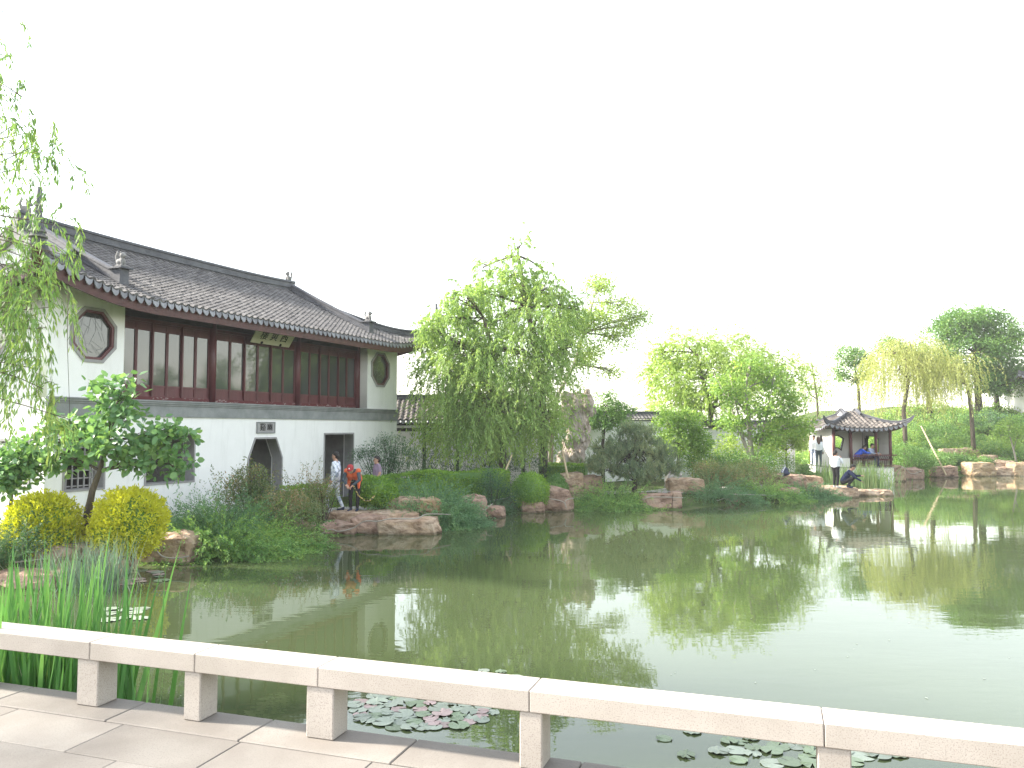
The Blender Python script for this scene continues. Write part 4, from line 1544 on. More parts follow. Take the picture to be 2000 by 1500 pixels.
lobes += [LB(b, rl.uniform(835, 960), rl.uniform(560, 700), 32 + rl.uniform(-1.5, 1), rl.uniform(10, 20), rl.uniform(10, 16), 0.6) for _ in range(9)]
tree('weeping_willow', 'weeping willow nearer the hall, strands hanging over the gallery roof', b, [rel(at(980, 800, 32), b), rel(at(965, 700, 32), b), rel(at(945, 620, 32), b)],
     lobes, 480, dict(m=4, len=2.0, K=9, per=4, L=0.13, W=0.038, grav=0.27, wob=0.17, floor=0.9, jit=0.20, tr=0.006, top=7.0, shell=0.15), 'willow_leaf', mode='weep', r=0.15, subs=12, group='pair of willows in the middle')
# slanting tree at the right of the willows
b = gp(1072, 35.0)
tree('slanting_tree', 'sparse slanting tree leaning away to the right of the willows', b, [rel(at(1078, 830, 35), b), rel(at(1090, 770, 35), b), rel(at(1122, 712, 35), b), rel(at(1140, 650, 35), b), rel(at(1158, 590, 35), b)],
     [LB(b, 1172, 555, 35, 32, 24, 0.8), LB(b, 1205, 595, 35, 46, 28, 1.0), LB(b, 1246, 618, 35, 26, 18, 0.7), LB(b, 1165, 620, 35, 42, 32, 1.1), LB(b, 1205, 660, 35, 40, 26, 0.9), LB(b, 1150, 690, 35, 34, 28, 1.0), LB(b, 1195, 725, 35, 34, 16, 0.8), LB(b, 1130, 640, 35, 28, 34, 1.0), LB(b, 1222, 636, 35, 34, 20, 0.8)],
     330, dict(per=30, rad=0.46, L=0.135, W=0.055, shell=0.1), 'pale_green_leaf', 'bark_pale', r=0.11, subs=18)
b = gp(1177, 37.0)
tree('small_tree', 'small dark green round-headed tree beside the tall pitted stone', b, [rel(at(1177, 870, 37), b), rel(at(1180, 835, 37), b), rel(at(1185, 800, 37), b)],
     [LB(b, 1180, 790, 37, 30, 27, 0.7), LB(b, 1215, 805, 37, 26, 22, 0.6), LB(b, 1195, 825, 37, 38, 16, 0.8), LB(b, 1160, 815, 37, 16, 20, 0.5)],
     170, dict(per=42, rad=0.26, L=0.11, W=0.055, shell=0.3), 'mid_leaf', 'bark_dark', r=0.09, subs=10)
# yellow-green grove in the right middle
b = gp(1390, 42.0)
tree('willow', 'broad yellow-green willow rising behind the small bright trees', b, [rel(at(1388, 800, 42), b), rel(at(1372, 740, 42), b), rel(at(1360, 690, 42), b)],
     [LB(b, 1350, 685, 42, 55, 36, 1.5), LB(b, 1412, 695, 42, 56, 38, 1.5), LB(b, 1308, 730, 42, 42, 40, 1.3), LB(b, 1285, 690, 42, 18, 20, 0.8), LB(b, 1480, 715, 42.5, 40, 34, 1.3), LB(b, 1545, 745, 42.5, 32, 40, 1.2), LB(b, 1390, 760, 41, 75, 45, 1.8), LB(b, 1310, 790, 41.5, 40, 36, 1.2), LB(b, 1445, 740, 42, 30, 40, 1.2)],
     560, dict(m=4, len=1.2, K=6, per=4, L=0.15, W=0.048, shell=0.2, grav=0.2, wob=0.2, floor=0.5, jit=0.2, tr=0.005), 'pale_green_leaf', mode='weep', r=0.16, subs=8, twigs=False)
b = gp(1472, 37.5)
tree('pale_stemmed_tree', 'several-stemmed tree with pale bark and bright green leaves left of the pavilion', b, [rel(at(1465, 860, 37.5), b), rel(at(1462, 810, 37.5), b), rel(at(1455, 760, 37.5), b), rel(at(1468, 700, 37.5), b)],
     [LB(b, 1470, 715, 37.5, 42, 32, 1.0), LB(b, 1420, 760, 37.5, 40, 34, 1.0), LB(b, 1510, 740, 37.5, 36, 36, 1.0), LB(b, 1535, 790, 37.5, 30, 32, 0.9), LB(b, 1480, 800, 37.2, 50, 26, 1.0), LB(b, 1430, 830, 37.4, 28, 22, 0.8), LB(b, 1560, 830, 37.4, 24, 26, 0.8), LB(b, 1500, 850, 37.4, 40, 24, 0.8)],
     200, dict(per=34, rad=0.42, L=0.17, W=0.10, shell=0.2), 'bright_leaf', 'bark_pale', r=0.12, subs=8)
st = MB()
for (x0, x1, x2) in ((1468, 1440, 1425), (1474, 1500, 1512), (1470, 1430, 1395)):
    st.tube([rel(at(x0, 905, 37.4), b), rel(at((x0 + x1) / 2, 860, 37.3), b), rel(at(x1, 800, 37.3), b), rel(at(x2, 730, 37.4), b)], [0.06, 0.05, 0.04, 0.02], 6)
st_o = st.build('side_stems', 'bark_pale', [o for o in COL.objects if o.name.startswith('pale_stemmed')][0], smooth=True)
b = gp(1325, 35.5)
tree('small_tree', 'bright green bushy small tree right of the dark pine', b, [rel(at(1325, 880, 35.5), b), rel(at(1325, 850, 35.5), b), rel(at(1322, 825, 35.5), b)],
     [LB(b, 1300, 825, 35.5, 30, 32, 0.8), LB(b, 1345, 830, 35.5, 34, 32, 0.8), LB(b, 1320, 865, 35.3, 42, 22, 0.8), LB(b, 1370, 860, 35.5, 22, 24, 0.6)],
     170, dict(per=40, rad=0.32, L=0.13, W=0.08, shell=0.3), 'bright_leaf', 'bark', r=0.07, subs=8)
b = gp(1535, 40.0)
tree('small_tree', 'yellowish small tree touching the left wall of the pavilion', b, [rel(at(1535, 880, 40), b), rel(at(1535, 850, 40), b)],
     [LB(b, 1535, 835, 40, 34, 30, 0.9), LB(b, 1562, 860, 40, 18, 26, 0.6), LB(b, 1510, 860, 40, 26, 26, 0.8)],
     130, dict(per=40, rad=0.32, L=0.13, W=0.08, shell=0.3), 'pale_green_leaf', 'bark', r=0.06, subs=6)
b = gp(1600, 56.0)
tree('slender_willow', 'thin pale willow with loose strands behind the pavilion roof', b, [rel(at(1596, 780, 56), b), rel(at(1590, 740, 56), b), rel(at(1585, 710, 56), b)],
     [LB(b, 1585, 715, 56, 22, 26, 0.9), LB(b, 1605, 745, 56, 24, 30, 0.9), LB(b, 1575, 765, 56, 22, 26, 0.9)],
     70, dict(m=3, len=2.4, K=8, per=3, L=0.16, W=0.04, grav=0.32, wob=0.12, jit=0.25), 'willow_leaf', mode='weep', r=0.09, subs=6)
# behind and right of the pavilion, on the hill
b = gp(1680, 57.0)
tree('slim_tree', 'slim upright tree rising straight behind the pavilion roof', b, [rel(at(1678, 790, 57), b), rel(at(1676, 750, 57), b), rel(at(1668, 710, 57), b)],
     [LB(b, 1655, 695, 57, 26, 26, 1.0), LB(b, 1685, 710, 57, 24, 24, 1.0), LB(b, 1665, 735, 57, 30, 16, 1.0), LB(b, 1640, 730, 57, 14, 14, 0.7)],
     110, dict(per=38, rad=0.45, L=0.17, W=0.09, shell=0.3), 'mid_leaf', 'bark', r=0.13, subs=8)
b = gp(1768, 54.0)
tree('weeping_willow', 'yellow weeping willow with several leaning stems right of the pavilion', b, [rel(at(1765, 800, 54), b), rel(at(1775, 740, 54), b), rel(at(1765, 690, 54), b)],
     [LB(b, 1730, 690, 54, 34, 26, 1.2), LB(b, 1778, 680, 54, 44, 26, 1.4), LB(b, 1815, 700, 54, 30, 24, 1.2), LB(b, 1755, 720, 53, 50, 24, 1.3)],
     190, dict(m=4, len=3.3, K=12, per=3, L=0.16, W=0.036, grav=0.42, wob=0.07, floor=0.3, jit=0.25, tr=0.006), 'willow_pale_leaf', mode='weep', r=0.15, subs=10, group='yellow willows on the hill')
b = gp(1900, 53.0)
tree('weeping_willow', 'yellow weeping willow in front of the big dense tree', b, [rel(at(1897, 800, 53), b), rel(at(1890, 755, 53), b), rel(at(1875, 720, 53), b)],
     [LB(b, 1850, 718, 53, 32, 18, 1.1), LB(b, 1885, 720, 53, 24, 18, 1.0), LB(b, 1840, 735, 52.5, 24, 14, 1.0)],
     95, dict(m=4, len=2.4, K=10, per=3, L=0.16, W=0.036, grav=0.42, wob=0.07, floor=0.8, jit=0.25, tr=0.006), 'willow_pale_leaf', mode='weep', r=0.14, subs=8, group='yellow willows on the hill')
b = gp(1912, 62.0)
tree('dense_tree', 'big dense dark green tree, highest on the hill', b, [rel(at(1910, 770, 62), b), rel(at(1908, 735, 62), b), rel(at(1905, 690, 62), b), rel(at(1900, 650, 62), b)],
     [LB(b, 1890, 630, 62, 58, 32, 2.2), LB(b, 1940, 650, 62, 48, 40, 2.2), LB(b, 1840, 655, 62, 40, 28, 1.8), LB(b, 1895, 690, 61, 62, 34, 2.2), LB(b, 1955, 715, 62, 36, 36, 2.0), LB(b, 1915, 740, 61.5, 50, 24, 1.8), LB(b, 1985, 680, 62, 20, 30, 1.2), LB(b, 1870, 640, 62, 50, 34, 2.0), LB(b, 1925, 625, 62, 44, 26, 2.0), LB(b, 1960, 670, 61, 36, 36, 2.0), LB(b, 1965, 750, 61, 34, 28, 1.8), LB(b, 1850, 700, 61.5, 34, 28, 1.8)],
     720, dict(per=44, rad=0.72, L=0.20, W=0.11, shell=0.5, up=0.7), 'mid_leaf', 'bark_dark', r=0.26, subs=8)
b = gp(1948, 64.0)
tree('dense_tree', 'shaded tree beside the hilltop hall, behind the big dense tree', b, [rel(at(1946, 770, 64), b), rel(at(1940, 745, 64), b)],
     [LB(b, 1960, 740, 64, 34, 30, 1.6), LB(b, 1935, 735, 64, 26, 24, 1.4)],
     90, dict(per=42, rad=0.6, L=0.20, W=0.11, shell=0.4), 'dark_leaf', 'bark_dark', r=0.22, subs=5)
b = gp(1818, 63.0)
tree('dense_tree', 'mid green tree showing behind the yellow willow', b, [rel(at(1815, 790, 63), b), rel(at(1812, 750, 63), b), rel(at(1800, 700, 63), b)],
     [LB(b, 1740, 675, 63, 34, 20, 1.5), LB(b, 1790, 690, 63, 40, 24, 1.6), LB(b, 1825, 715, 63, 34, 24, 1.5)],
     120, dict(per=42, rad=0.55, L=0.20, W=0.10, shell=0.4), 'mid_leaf', 'bark_dark', r=0.2, subs=6)
b = gp(1986, 51.2)
tree('leaning_sapling', 'slender leaning sapling at the right picture edge above the pale boulders', b, [rel(at(1980, 880, 51.2), b), rel(at(1972, 850, 51.2), b), rel(at(1968, 830, 51.2), b)],
     [LB(b, 1968, 835, 51.2, 26, 20, 0.7), LB(b, 1990, 850, 51.2, 18, 24, 0.7), LB(b, 1955, 850, 51.2, 14, 14, 0.5)],
     70, dict(per=36, rad=0.36, L=0.15, W=0.06, shell=0.2), 'bright_leaf', 'bark_pale', r=0.06, subs=8)
# broad-leaved young tree in front of the hall
b = gp(170, 16.9)
yt = tree('broadleaf_tree', 'young broad-leaved tree between the two yellow bushes', b, [rel(at(172, 1000, 16.9), b), rel(at(180, 960, 16.9), b), rel(at(195, 920, 16.9), b), rel(at(212, 860, 16.9), b)],
     [LB(b, 225, 775, 16.9, 48, 42, 0.55), LB(b, 150, 835, 16.9, 55, 30, 0.6), LB(b, 205, 860, 16.6, 70, 36, 0.7), LB(b, 315, 855, 16.9, 55, 34, 0.55), LB(b, 120, 895, 16.8, 45, 30, 0.5), LB(b, 250, 900, 16.7, 45, 20, 0.5), LB(b, 330, 905, 16.9, 40, 26, 0.45), LB(b, 95, 860, 16.9, 30, 26, 0.4), LB(b, 230, 820, 16.7, 45, 28, 0.5)],
     165, dict(per=12, rad=0.27, L=0.175, W=0.115, fold=True, shell=0.15, up=0.35), 'broad_leaf', 'bark', r=0.085, subs=14)
b = gp(18, 16.6)
tree('broadleaf_tree', 'dark broad-leaved sapling at the left edge in front of the flower lattice', b, [rel(at(20, 1000, 16.6), b), rel(at(25, 940, 16.6), b)],
     [LB(b, 25, 890, 16.6, 36, 32, 0.5), LB(b, 40, 925, 16.5, 32, 30, 0.4), LB(b, 5, 940, 16.5, 34, 26, 0.4)],
     80, dict(per=15, rad=0.27, L=0.14, W=0.09, fold=True, shell=0.2), 'broad_leaf', 'bark', r=0.05, subs=8)

# trees on the right bank, outside the picture but mirrored in the hall's windows
for (x, y, h, lab) in ((47.0, 47.0, 9.5, 'tall tree on the right bank mirrored in the left window bay'), (47.5, 41.5, 8.2, 'lower tree on the right bank mirrored in the window bays'), (48.0, 36.5, 9.0, 'round tree on the right bank mirrored in the window bays'), (47.5, 31.5, 8.6, 'last tree on the right bank mirrored in the window bays')):
    z = gz1(x, y)
    tree('bank_tree', lab, (x, y, z), [(0, 0, h * 0.3), (0.1, 0, h * 0.5), (0, 0.2, h * 0.75)], [(0, 0, h * 0.8, 1.6, 1.6, h * 0.2), (1.2, 0.6, h * 0.6, 1.5, 1.5, h * 0.2), (-1.2, -0.8, h * 0.58, 1.5, 1.5, h * 0.2), (0, 1.6, h * 0.5, 1.4, 1.4, h * 0.18), (0.2, -1.8, h * 0.52, 1.5, 1.5, h * 0.2)], 150, dict(per=30, rad=0.7, L=0.26, W=0.15, shell=0.3), 'mid_leaf', 'bark', r=0.2, subs=4, group='trees on the right bank')

# near willow: trunk stands on the bank left of the picture, strands hang into it
b = Vector((-8.1, 9.3, gz1(-8.1, 9.3)))
NW = empty('overhanging_willow', b, 0, 'near weeping willow hanging in from the left edge in front of the hall', 'tree')
tr = MB()
T = [Vector((0, 0, -0.3)), Vector((0.1, 0.1, 1.5)), Vector((0.05, 0.2, 3.2)), Vector((0.3, 0.1, 5.0)), Vector((0.4, 0.3, 7.2))]
tr.tube(T, [0.27, 0.23, 0.2, 0.16, 0.09], 10)
specs = []      # strand tops, measured on the photograph: x, y, distance, how long, how many
specs += [(x, y, Y, l, n) for x, y, Y, l, n in [
    (5, 105, 8.8, .55, 3), (22, 150, 8.8, .35, 3), (8, 180, 8.9, .4, 3), (45, 190, 8.6, .45, 2), (25, 245, 8.6, .75, 7), (50, 260, 8.6, .5, 5), (88, 275, 8.5, .55, 5), (120, 300, 8.4, .55, 6), (10, 330, 8.8, .6, 6), (75, 330, 8.6, .55, 4),
    (70, 210, 8.5, .35, 1), (20, 20, 8.8, .4, 1),
    (20, 420, 8.8, .7, 7), (60, 470, 8.6, .6, 6), (105, 440, 8.5, .45, 5), (30, 540, 8.8, .9, 10), (70, 510, 8.7, .8, 9), (115, 505, 8.5, .5, 6), (10, 600, 8.8, 1.0, 10), (50, 590, 8.7, 1.1, 12), (85, 570, 8.6, 1.0, 8), (120, 560, 8.5, .8, 5),
    (90, 640, 8.6, 1.0, 6), (25, 660, 8.8, .9, 8), (70, 720, 8.6, 1.15, 9), (85, 760, 8.5, .9, 7), (8, 700, 8.9, .8, 6), (100, 600, 8.5, .9, 4), (138, 820, 8.4, .35, 4), (132, 500, 8.4, .3, 2)]]
P0, D0, LS = [], [], []
ends = []
for x, y, Y, l, n in specs:
    c = at(x, y, Y) - b
    ends.append((c, n))
    for _ in range(int(n * (0.9 if y < 480 else 1.1 if x < 90 else 0.6) + 0.5)):
        P0.append((c.x - 0.06 + RG.normal() * 0.085, c.y + RG.normal() * 0.22, c.z + RG.normal() * 0.13))
        D0.append((0.12 + RG.normal() * 0.35, -0.2 + RG.normal() * 0.5, 0.15 + RG.normal() * 0.3))
        LS.append(l * RG.uniform(0.6, 1.2))
# more strands over and left of the frame complete the crown; two lobes added to shade the deck
CR, ci = blob_points([(0.2, 0.2, 7.0, 2.2, 2.4, 1.6), (-1.2, 0.4, 6.0, 2.2, 2.2, 1.8), (-0.6, -0.4, 4.9, 2.0, 2.2, 1.3), (-1.4, 1.2, 4.2, 1.4, 1.4, 1.0), (-0.6, -3.2, 5.2, 1.6, 2.0, 1.1), (-0.2, -4.8, 4.6, 1.5, 1.6, 0.9)], 230, 0.3)
keep = []
for p in CR:
    w = Vector(p) + b
    keep.append(w.x / w.y < -0.68)
CR = CR[np.array(keep)]
for p in CR:
    for _ in range(4):
        P0.append(p + RG.normal(size=3) * 0.15)
        D0.append((RG.normal(), RG.normal(), 0.2))
        LS.append(RG.uniform(0.8, 1.8))
S = strands(np.array(P0), np.array(D0), np.array(LS), 10, 0.42, 0.12)
V, F = leaves_along(S, 3, 0.105, 0.020, 0.6, 0.35, 1, 0.015)
link('crown', np_mesh('crown', V, F), 'willow_near_leaf', NW)
V, F = strand_tubes(S, 0.0035, 0.0012)
link('twigs', np_mesh('twigs', V, F), 'twig', NW)['kind'] = 'stuff'
random.seed(8)
for c, n in ends:
    k = min(range(2, 5), key=lambda j: abs(T[j].z - c.z + 0.2))
    limb(tr, T[k] + Vector((0, 0, 0.25)), c, 0.016, 0.004, 0.16, 7, 5)
for p in CR[:40]:
    k = min(range(2, 5), key=lambda j: abs(T[j].z - p[2] + 0.6))
    limb(tr, T[k], p, 0.06, 0.01, 0.12, 6, 5)
# long bare strand down to the young tree
q = at(133, 560, 8.5) - b
tr.tube([q, q + Vector((0.01, 0, -0.6)), at(137, 830, 8.5) - b], [0.004, 0.003, 0.002], 4)
tr.build('trunk', 'bark', NW, smooth=True)


# ------------------------------------------------------------------ clipped bushes, hedges, loose shrubs
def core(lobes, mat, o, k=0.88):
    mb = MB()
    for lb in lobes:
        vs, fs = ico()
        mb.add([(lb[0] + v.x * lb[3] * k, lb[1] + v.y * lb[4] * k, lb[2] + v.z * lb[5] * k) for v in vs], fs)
    return mb.build('inner_foliage_shade', mat, o)


def clipped(name, label, base, lobes, dens, L, W, mat, group=None, cmat='bark_dark', stems=True, cat='bush', rough=0.06, shoots=0):
    """clipped bush: leaves standing out of a rounded surface over a solid core coloured as the shade between them"""
    o = empty(name, base, 0, label, cat, group)
    parts = []
    for lb in lobes:
        a = np.array(lb[3:])
        n = int(dens * 4 * math.pi * ((a[0] * a[1]) ** 1.6 / 3 + (a[0] * a[2]) ** 1.6 / 3 + (a[1] * a[2]) ** 1.6 / 3) ** (1 / 1.6))
        u = rdir(n)
        nm = unit(u / a)
        r_ = 1 + RG.normal(size=(n, 1)) * rough + 0.03 * np.sin(u[:, :1] * 9) * np.sin(u[:, 2:] * 8) - np.abs(RG.normal(size=(n, 1))) * 0.05
        P = np.array(lb[:3]) + u * a * r_
        ok = P[:, 2] > -0.05
        P, nm = P[ok], nm[ok]
        m = len(P)
        d = unit(nm * 0.8 + rdir(m) * 0.8 + np.array([0, 0, 0.3]))
        parts.append(leaf_arrays(P, d, unit(nm + rdir(m) * 0.8), L * RG.uniform(0.7, 1.3, m), W * RG.uniform(0.7, 1.3, m)))
    if shoots:                                             # new shoots that the shears missed
        u = rdir(shoots)
        u[:, 2] = np.abs(u[:, 2])
        lb = np.array(lobes[0])
        S = strands(lb[:3] + u * lb[3:] * 0.95, unit(u + np.array([0, 0, 0.7])), RG.uniform(0.08, 0.22, shoots), 5, 0.0, 0.12)
        parts.append(leaves_along(S, 4, L, W * 0.9, 0.8, -0.1, 1, 0.01))
    V, F = join(parts)
    link('foliage', np_mesh('foliage', V, F), mat, o)
    core(lobes, {'yellow_leaf': 'hedge_leaf'}.get(mat, 'mid_leaf'), o, 0.90)  # solid green core: inner leaves, with shadows between leaves put into its colour
    if stems:
        s = MB()
        for k in range(5):
            t = k * 1.256
            rr_ = lobes[0][3] * 0.35
            s.tube([(math.cos(t) * 0.05, math.sin(t) * 0.05, -0.15), (math.cos(t) * rr_, math.sin(t) * rr_, lobes[0][2])], [0.025, 0.012], 5)
        s.build('stems', 'bark', o)
    return o


def shrub(name, label, base, n, length, spread, grav, per, L, W, mat, K=9, wob=0.14, tilt=0.5, foot=0.15, group=None, tmat='twig', cat='shrub', tr=0.006, sx=1.0, sy=1.0, skip=1, leafspread=0.8, down=0.0):
    """many stems from a foot, arching out, leaves along them"""
    o = empty(name, base, 0, label, cat, group)
    t = RG.uniform(0, 2 * math.pi, n)
    rr_ = RG.uniform(0, 1, n) ** 0.5
    D = np.stack([np.cos(t) * rr_ * spread * sx, np.sin(t) * rr_ * spread * sy, np.full(n, tilt) + RG.uniform(0, 0.5, n) * (1 - rr_)], 1)
    P = np.stack([np.cos(t) * rr_ * foot * sx, np.sin(t) * rr_ * foot * sy, np.full(n, -0.03)], 1)
    S = strands(P, D, length * RG.uniform(0.55, 1.15, n), K, grav, wob)
    S[:, :, 2] = np.maximum(S[:, :, 2], -float(base[2]) + 0.03)
    V, F = leaves_along(S, per, L, W, leafspread, down, skip, 0.015)
    link('foliage', np_mesh('foliage', V, F), mat, o)
    V, F = strand_tubes(S[::3], tr, 0.0015)
    link('stems', np_mesh('stems', V, F), tmat, o)
    return o


def loose(name, label, base, lobes, n, per, rad, L, W, mat, group=None, cat='shrub', bark='bark', up=0.4, shell=0.3, fold=False):
    o = empty(name, base, 0, label, cat, group)
    C, idx = blob_points(lobes, n, shell)
    C[:, 2] = np.maximum(C[:, 2], 0.02)
    V, F = clump_leaves(C, per, rad, L, W, up, fold, 0.8)
    link('foliage', np_mesh('foliage', V, F), mat, o)
    s = MB()
    for q in C[:26]:
        limb(s, (random.uniform(-.1, .1), random.uniform(-.1, .1), -0.1), q, 0.018, 0.005, 0.12, 4, 4)
    s.build('stems', bark, o)
    return o


b = gp(95, 16.4)
b.z = 0.32
clipped('golden_bush', 'round clipped yellow bush at the left, partly behind the rushes', b, [(0, 0, 0.60, 0.68, 0.68, 0.66), (-0.1, -0.1, 0.68, 0.58, 0.58, 0.62), (0.12, -0.1, 0.45, 0.60, 0.6, 0.48)], 950, 0.066, 0.034, 'yellow_leaf', 'clipped yellow bushes before the hall', rough=0.07, shoots=130)
b = gp(259, 16.7)
b.z = 0.32
clipped('golden_bush', 'round clipped yellow bush right of the young tree, above the tan boulders', b, [(0, 0, 0.66, 0.71, 0.70, 0.68), (0.1, -0.1, 0.74, 0.60, 0.60, 0.64), (-0.15, -0.1, 0.50, 0.60, 0.62, 0.50)], 950, 0.066, 0.034, 'yellow_leaf', 'clipped yellow bushes before the hall', rough=0.07, shoots=130)
b = gp(1036, 28.6)
clipped('clipped_bush', 'round clipped green bush in front of the willow trunk', b, [(0, 0, 0.66, 0.66, 0.62, 0.66)], 1300, 0.055, 0.034, 'hedge_leaf')
b = gp(1086, 29.6)
clipped('clipped_bush', 'darker clipped bush just right of the round clipped one', b, [(0, 0, 0.58, 0.42, 0.5, 0.58)], 1100, 0.06, 0.034, 'mid_leaf')
b = gp(735, 24.3)
clipped('clipped_bush', 'rounded leafy bush on visible stems beside the man in orange', b, [(0, 0, 0.62, 0.58, 0.5, 0.42), (-0.25, 0, 0.5, 0.35, 0.4, 0.32), (0.3, 0, 0.48, 0.35, 0.4, 0.34)], 900, 0.075, 0.045, 'hedge_leaf', rough=0.09)


def hedge(name, label, path, w, h, dens, mat='hedge_leaf'):
    """clipped box hedge along a path; path points in the world"""
    b = Vector((path[0][0], path[0][1], gz1(*path[0])))
    o = empty(name, b, 0, label, 'hedge')
    parts = []
    cm = MB()
    for (p, q) in zip(path[:-1], path[1:]):
        p, q = np.array(p, float), np.array(q, float)
        L = np.linalg.norm(q - p)
        d = (q - p) / L
        s = np.array([-d[1], d[0]])
        n = int(dens * L * (w + 2 * h))
        u = RG.uniform(0, L, n)
        k = RG.uniform(-h, w + h, n)
        side = np.where(k < 0, -w / 2, np.where(k > w, w / 2, k - w / 2))
        hh = np.where(k < 0, h + k, np.where(k > w, h - (k - w), h))
        bump = 0.03 * np.sin(u * 3) + 0.02 * np.sin(u * 7 + side * 5)
        xy = p + u[:, None] * d + (side * (1 + RG.normal(size=n) * 0.04))[:, None] * s
        z = hh + bump + RG.normal(size=n) * 0.02
        nm = np.where((k < 0)[:, None], np.array([-s[0], -s[1], 0.2]), np.where((k > w)[:, None], np.array([s[0], s[1], 0.2]), np.array([0, 0, 1.0])))
        P = np.stack([xy[:, 0] - b.x, xy[:, 1] - b.y, z + gz(xy[:, 0], xy[:, 1]) - b.z], 1)
        dd = unit(nm + rdir(n) * 0.9)
        parts.append(leaf_arrays(P, dd, unit(nm + rdir(n)), 0.075 * RG.uniform(0.7, 1.3, n), 0.042 * RG.uniform(0.7, 1.3, n)))
        z0 = gz1(*p) - b.z
        pts = [p - s * w * 0.46, q - s * w * 0.46, q + s * w * 0.46, p + s * w * 0.46]
        cm.prism([(x - b.x, y - b.y, z0 - 0.2) for x, y in pts], (0, 0, h + 0.14))
    V, F = join(parts)
    link('foliage', np_mesh('foliage', V, F), mat, o)
    cm.build('inner_foliage_shade', 'mid_leaf', o)  # solid core, its darker green painted in as shade between the hedge leaves
    return o


hedge('box_hedge', 'long clipped hedge running from the boy towards the willow trunks', [(-5.3, 26.6), (-3.2, 27.9), (-0.3, 29.7)], 0.9, 0.95, 900)
hedge('box_hedge', 'short clipped hedge below the tall pitted stone', [(1.2, 33.4), (3.1, 33.0)], 1.0, 1.0, 700)
hedge('box_hedge', 'low yellowish clipped hedge left of the man in camouflage', [(-7.0, 24.3), (-5.8, 25.3)], 0.8, 0.75, 800)
hedge('box_hedge', 'thin clipped hedge along the crest of the hill', [(27.5, 56.2), (33.5, 54.0), (37.5, 52.5)], 0.9, 0.55, 260)

# spreading junipers and loose shrubs along the bank, left to right
shrub('dark_shrub', 'dark feathery shrub in the left corner below the sapling', gp(15, 15.6), 260, 1.0, 0.8, 0.06, 5, 0.05, 0.016, 'dark_leaf', foot=0.35, tilt=0.9)
shrub('spreading_juniper', 'dark spreading juniper left of the bronze shrub at the hall wall', gp(425, 20.0), 460, 1.35, 1.2, 0.11, 5, 0.085, 0.020, 'juniper_leaf', foot=0.8, tilt=0.7, group='junipers on the bank')
shrub('spreading_juniper', 'bright low juniper drooping to the water right of the tan boulders', gp(425, 18.95), 600, 1.3, 1.3, 0.14, 6, 0.085, 0.024, 'juniper_bright_leaf', foot=1.0, tilt=0.6, sx=1.3, sy=0.7, group='junipers on the bank')
shrub('spreading_juniper', 'low juniper at the water below the bronze shrubs', gp(515, 20.1), 480, 1.15, 1.3, 0.14, 6, 0.085, 0.024, 'juniper_bright_leaf', foot=0.8, tilt=0.6, sx=1.2, sy=0.7, group='junipers on the bank')
loose('bronze_shrub', 'bronze tinted shrub in front of the pointed doorway', gp(492, 21.8), [(0.05, 0, 1.1, 0.5, 0.4, 0.6), (-0.35, 0, 0.85, 0.45, 0.3, 0.45), (0.3, 0, 0.6, 0.45, 0.3, 0.5)], 190, 24, 0.18, 0.07, 0.034, 'bronze_leaf', 'bronze shrubs before the hall')
shrub('bronze_shrub', 'wispy shrub reaching left of the pointed doorway', gp(462, 21.6), 60, 1.5, 0.65, 0.02, 4, 0.06, 0.028, 'bronze_leaf', foot=0.2, tilt=0.9, tmat='twig_red', skip=3, group='bronze shrubs before the hall')
loose('bronze_shrub', 'big brownish shrub hanging over the water left of the flat landing rocks', gp(555, 20.8), [(0.05, 0, 0.85, 0.85, 0.55, 0.6), (0.65, -0.15, 0.6, 0.55, 0.5, 0.6), (-0.55, 0, 0.5, 0.55, 0.5, 0.5), (0.6, -0.5, 0.15, 0.6, 0.4, 0.4)], 330, 26, 0.20, 0.07, 0.030, 'bronze_leaf', 'bronze shrubs before the hall', bark='twig')
shrub('bronze_shrub', 'pale tall-stemmed shrub between the doorway and the man in camouflage', gp(600, 22.8), 90, 1.75, 0.55, 0.02, 5, 0.055, 0.026, 'bronze_leaf', foot=0.25, tilt=1.0, tmat='twig_red', skip=2, group='bronze shrubs before the hall')
loose('bronze_shrub', 'bronze leafed shrub whose sprigs cross the man in camouflage', gp(634, 22.7), [(-0.1, 0, 1.05, 0.42, 0.3, 0.42), (0.2, -0.1, 0.9, 0.30, 0.25, 0.20), (-0.25, 0, 0.6, 0.45, 0.3, 0.45)], 130, 18, 0.16, 0.055, 0.024, 'bronze_leaf', 'bronze shrubs before the hall')
loose('feathery_tree', 'feathery dark green shrub tree against the right corner of the hall', gp(752, 28.0), [(0.1, 0, 2.0, 0.85, 0.5, 0.36), (-0.7, 0, 1.65, 0.55, 0.4, 0.25), (0.65, 0, 1.65, 0.6, 0.4, 0.35), (0.1, 0, 1.3, 0.6, 0.4, 0.3), (-0.5, 0, 1.1, 0.25, 0.3, 0.4)], 210, 30, 0.22, 0.075, 0.026, 'dark_leaf', cat='tree', bark='bark_dark', up=0.8)
shrub('dark_bamboo', 'dark bamboo standing before the gallery posts', gp(800, 31.0), 70, 2.3, 0.35, 0.03, 5, 0.10, 0.022, 'dark_leaf', foot=0.5, tilt=1.2, skip=4, cat='bamboo')
shrub('spreading_juniper', 'rounded juniper mound above the big flat-topped boulder', gp(835, 24.9), 800, 1.3, 1.2, 0.11, 6, 0.08, 0.022, 'juniper_leaf', foot=0.8, tilt=0.9, sx=1.1, group='junipers on the bank')
shrub('spreading_juniper', 'juniper tongue hanging to the water right of the landing rocks', gp(872, 24.6), 520, 1.15, 1.1, 0.18, 6, 0.08, 0.022, 'juniper_leaf', foot=0.5, tilt=0.5, group='junipers on the bank')
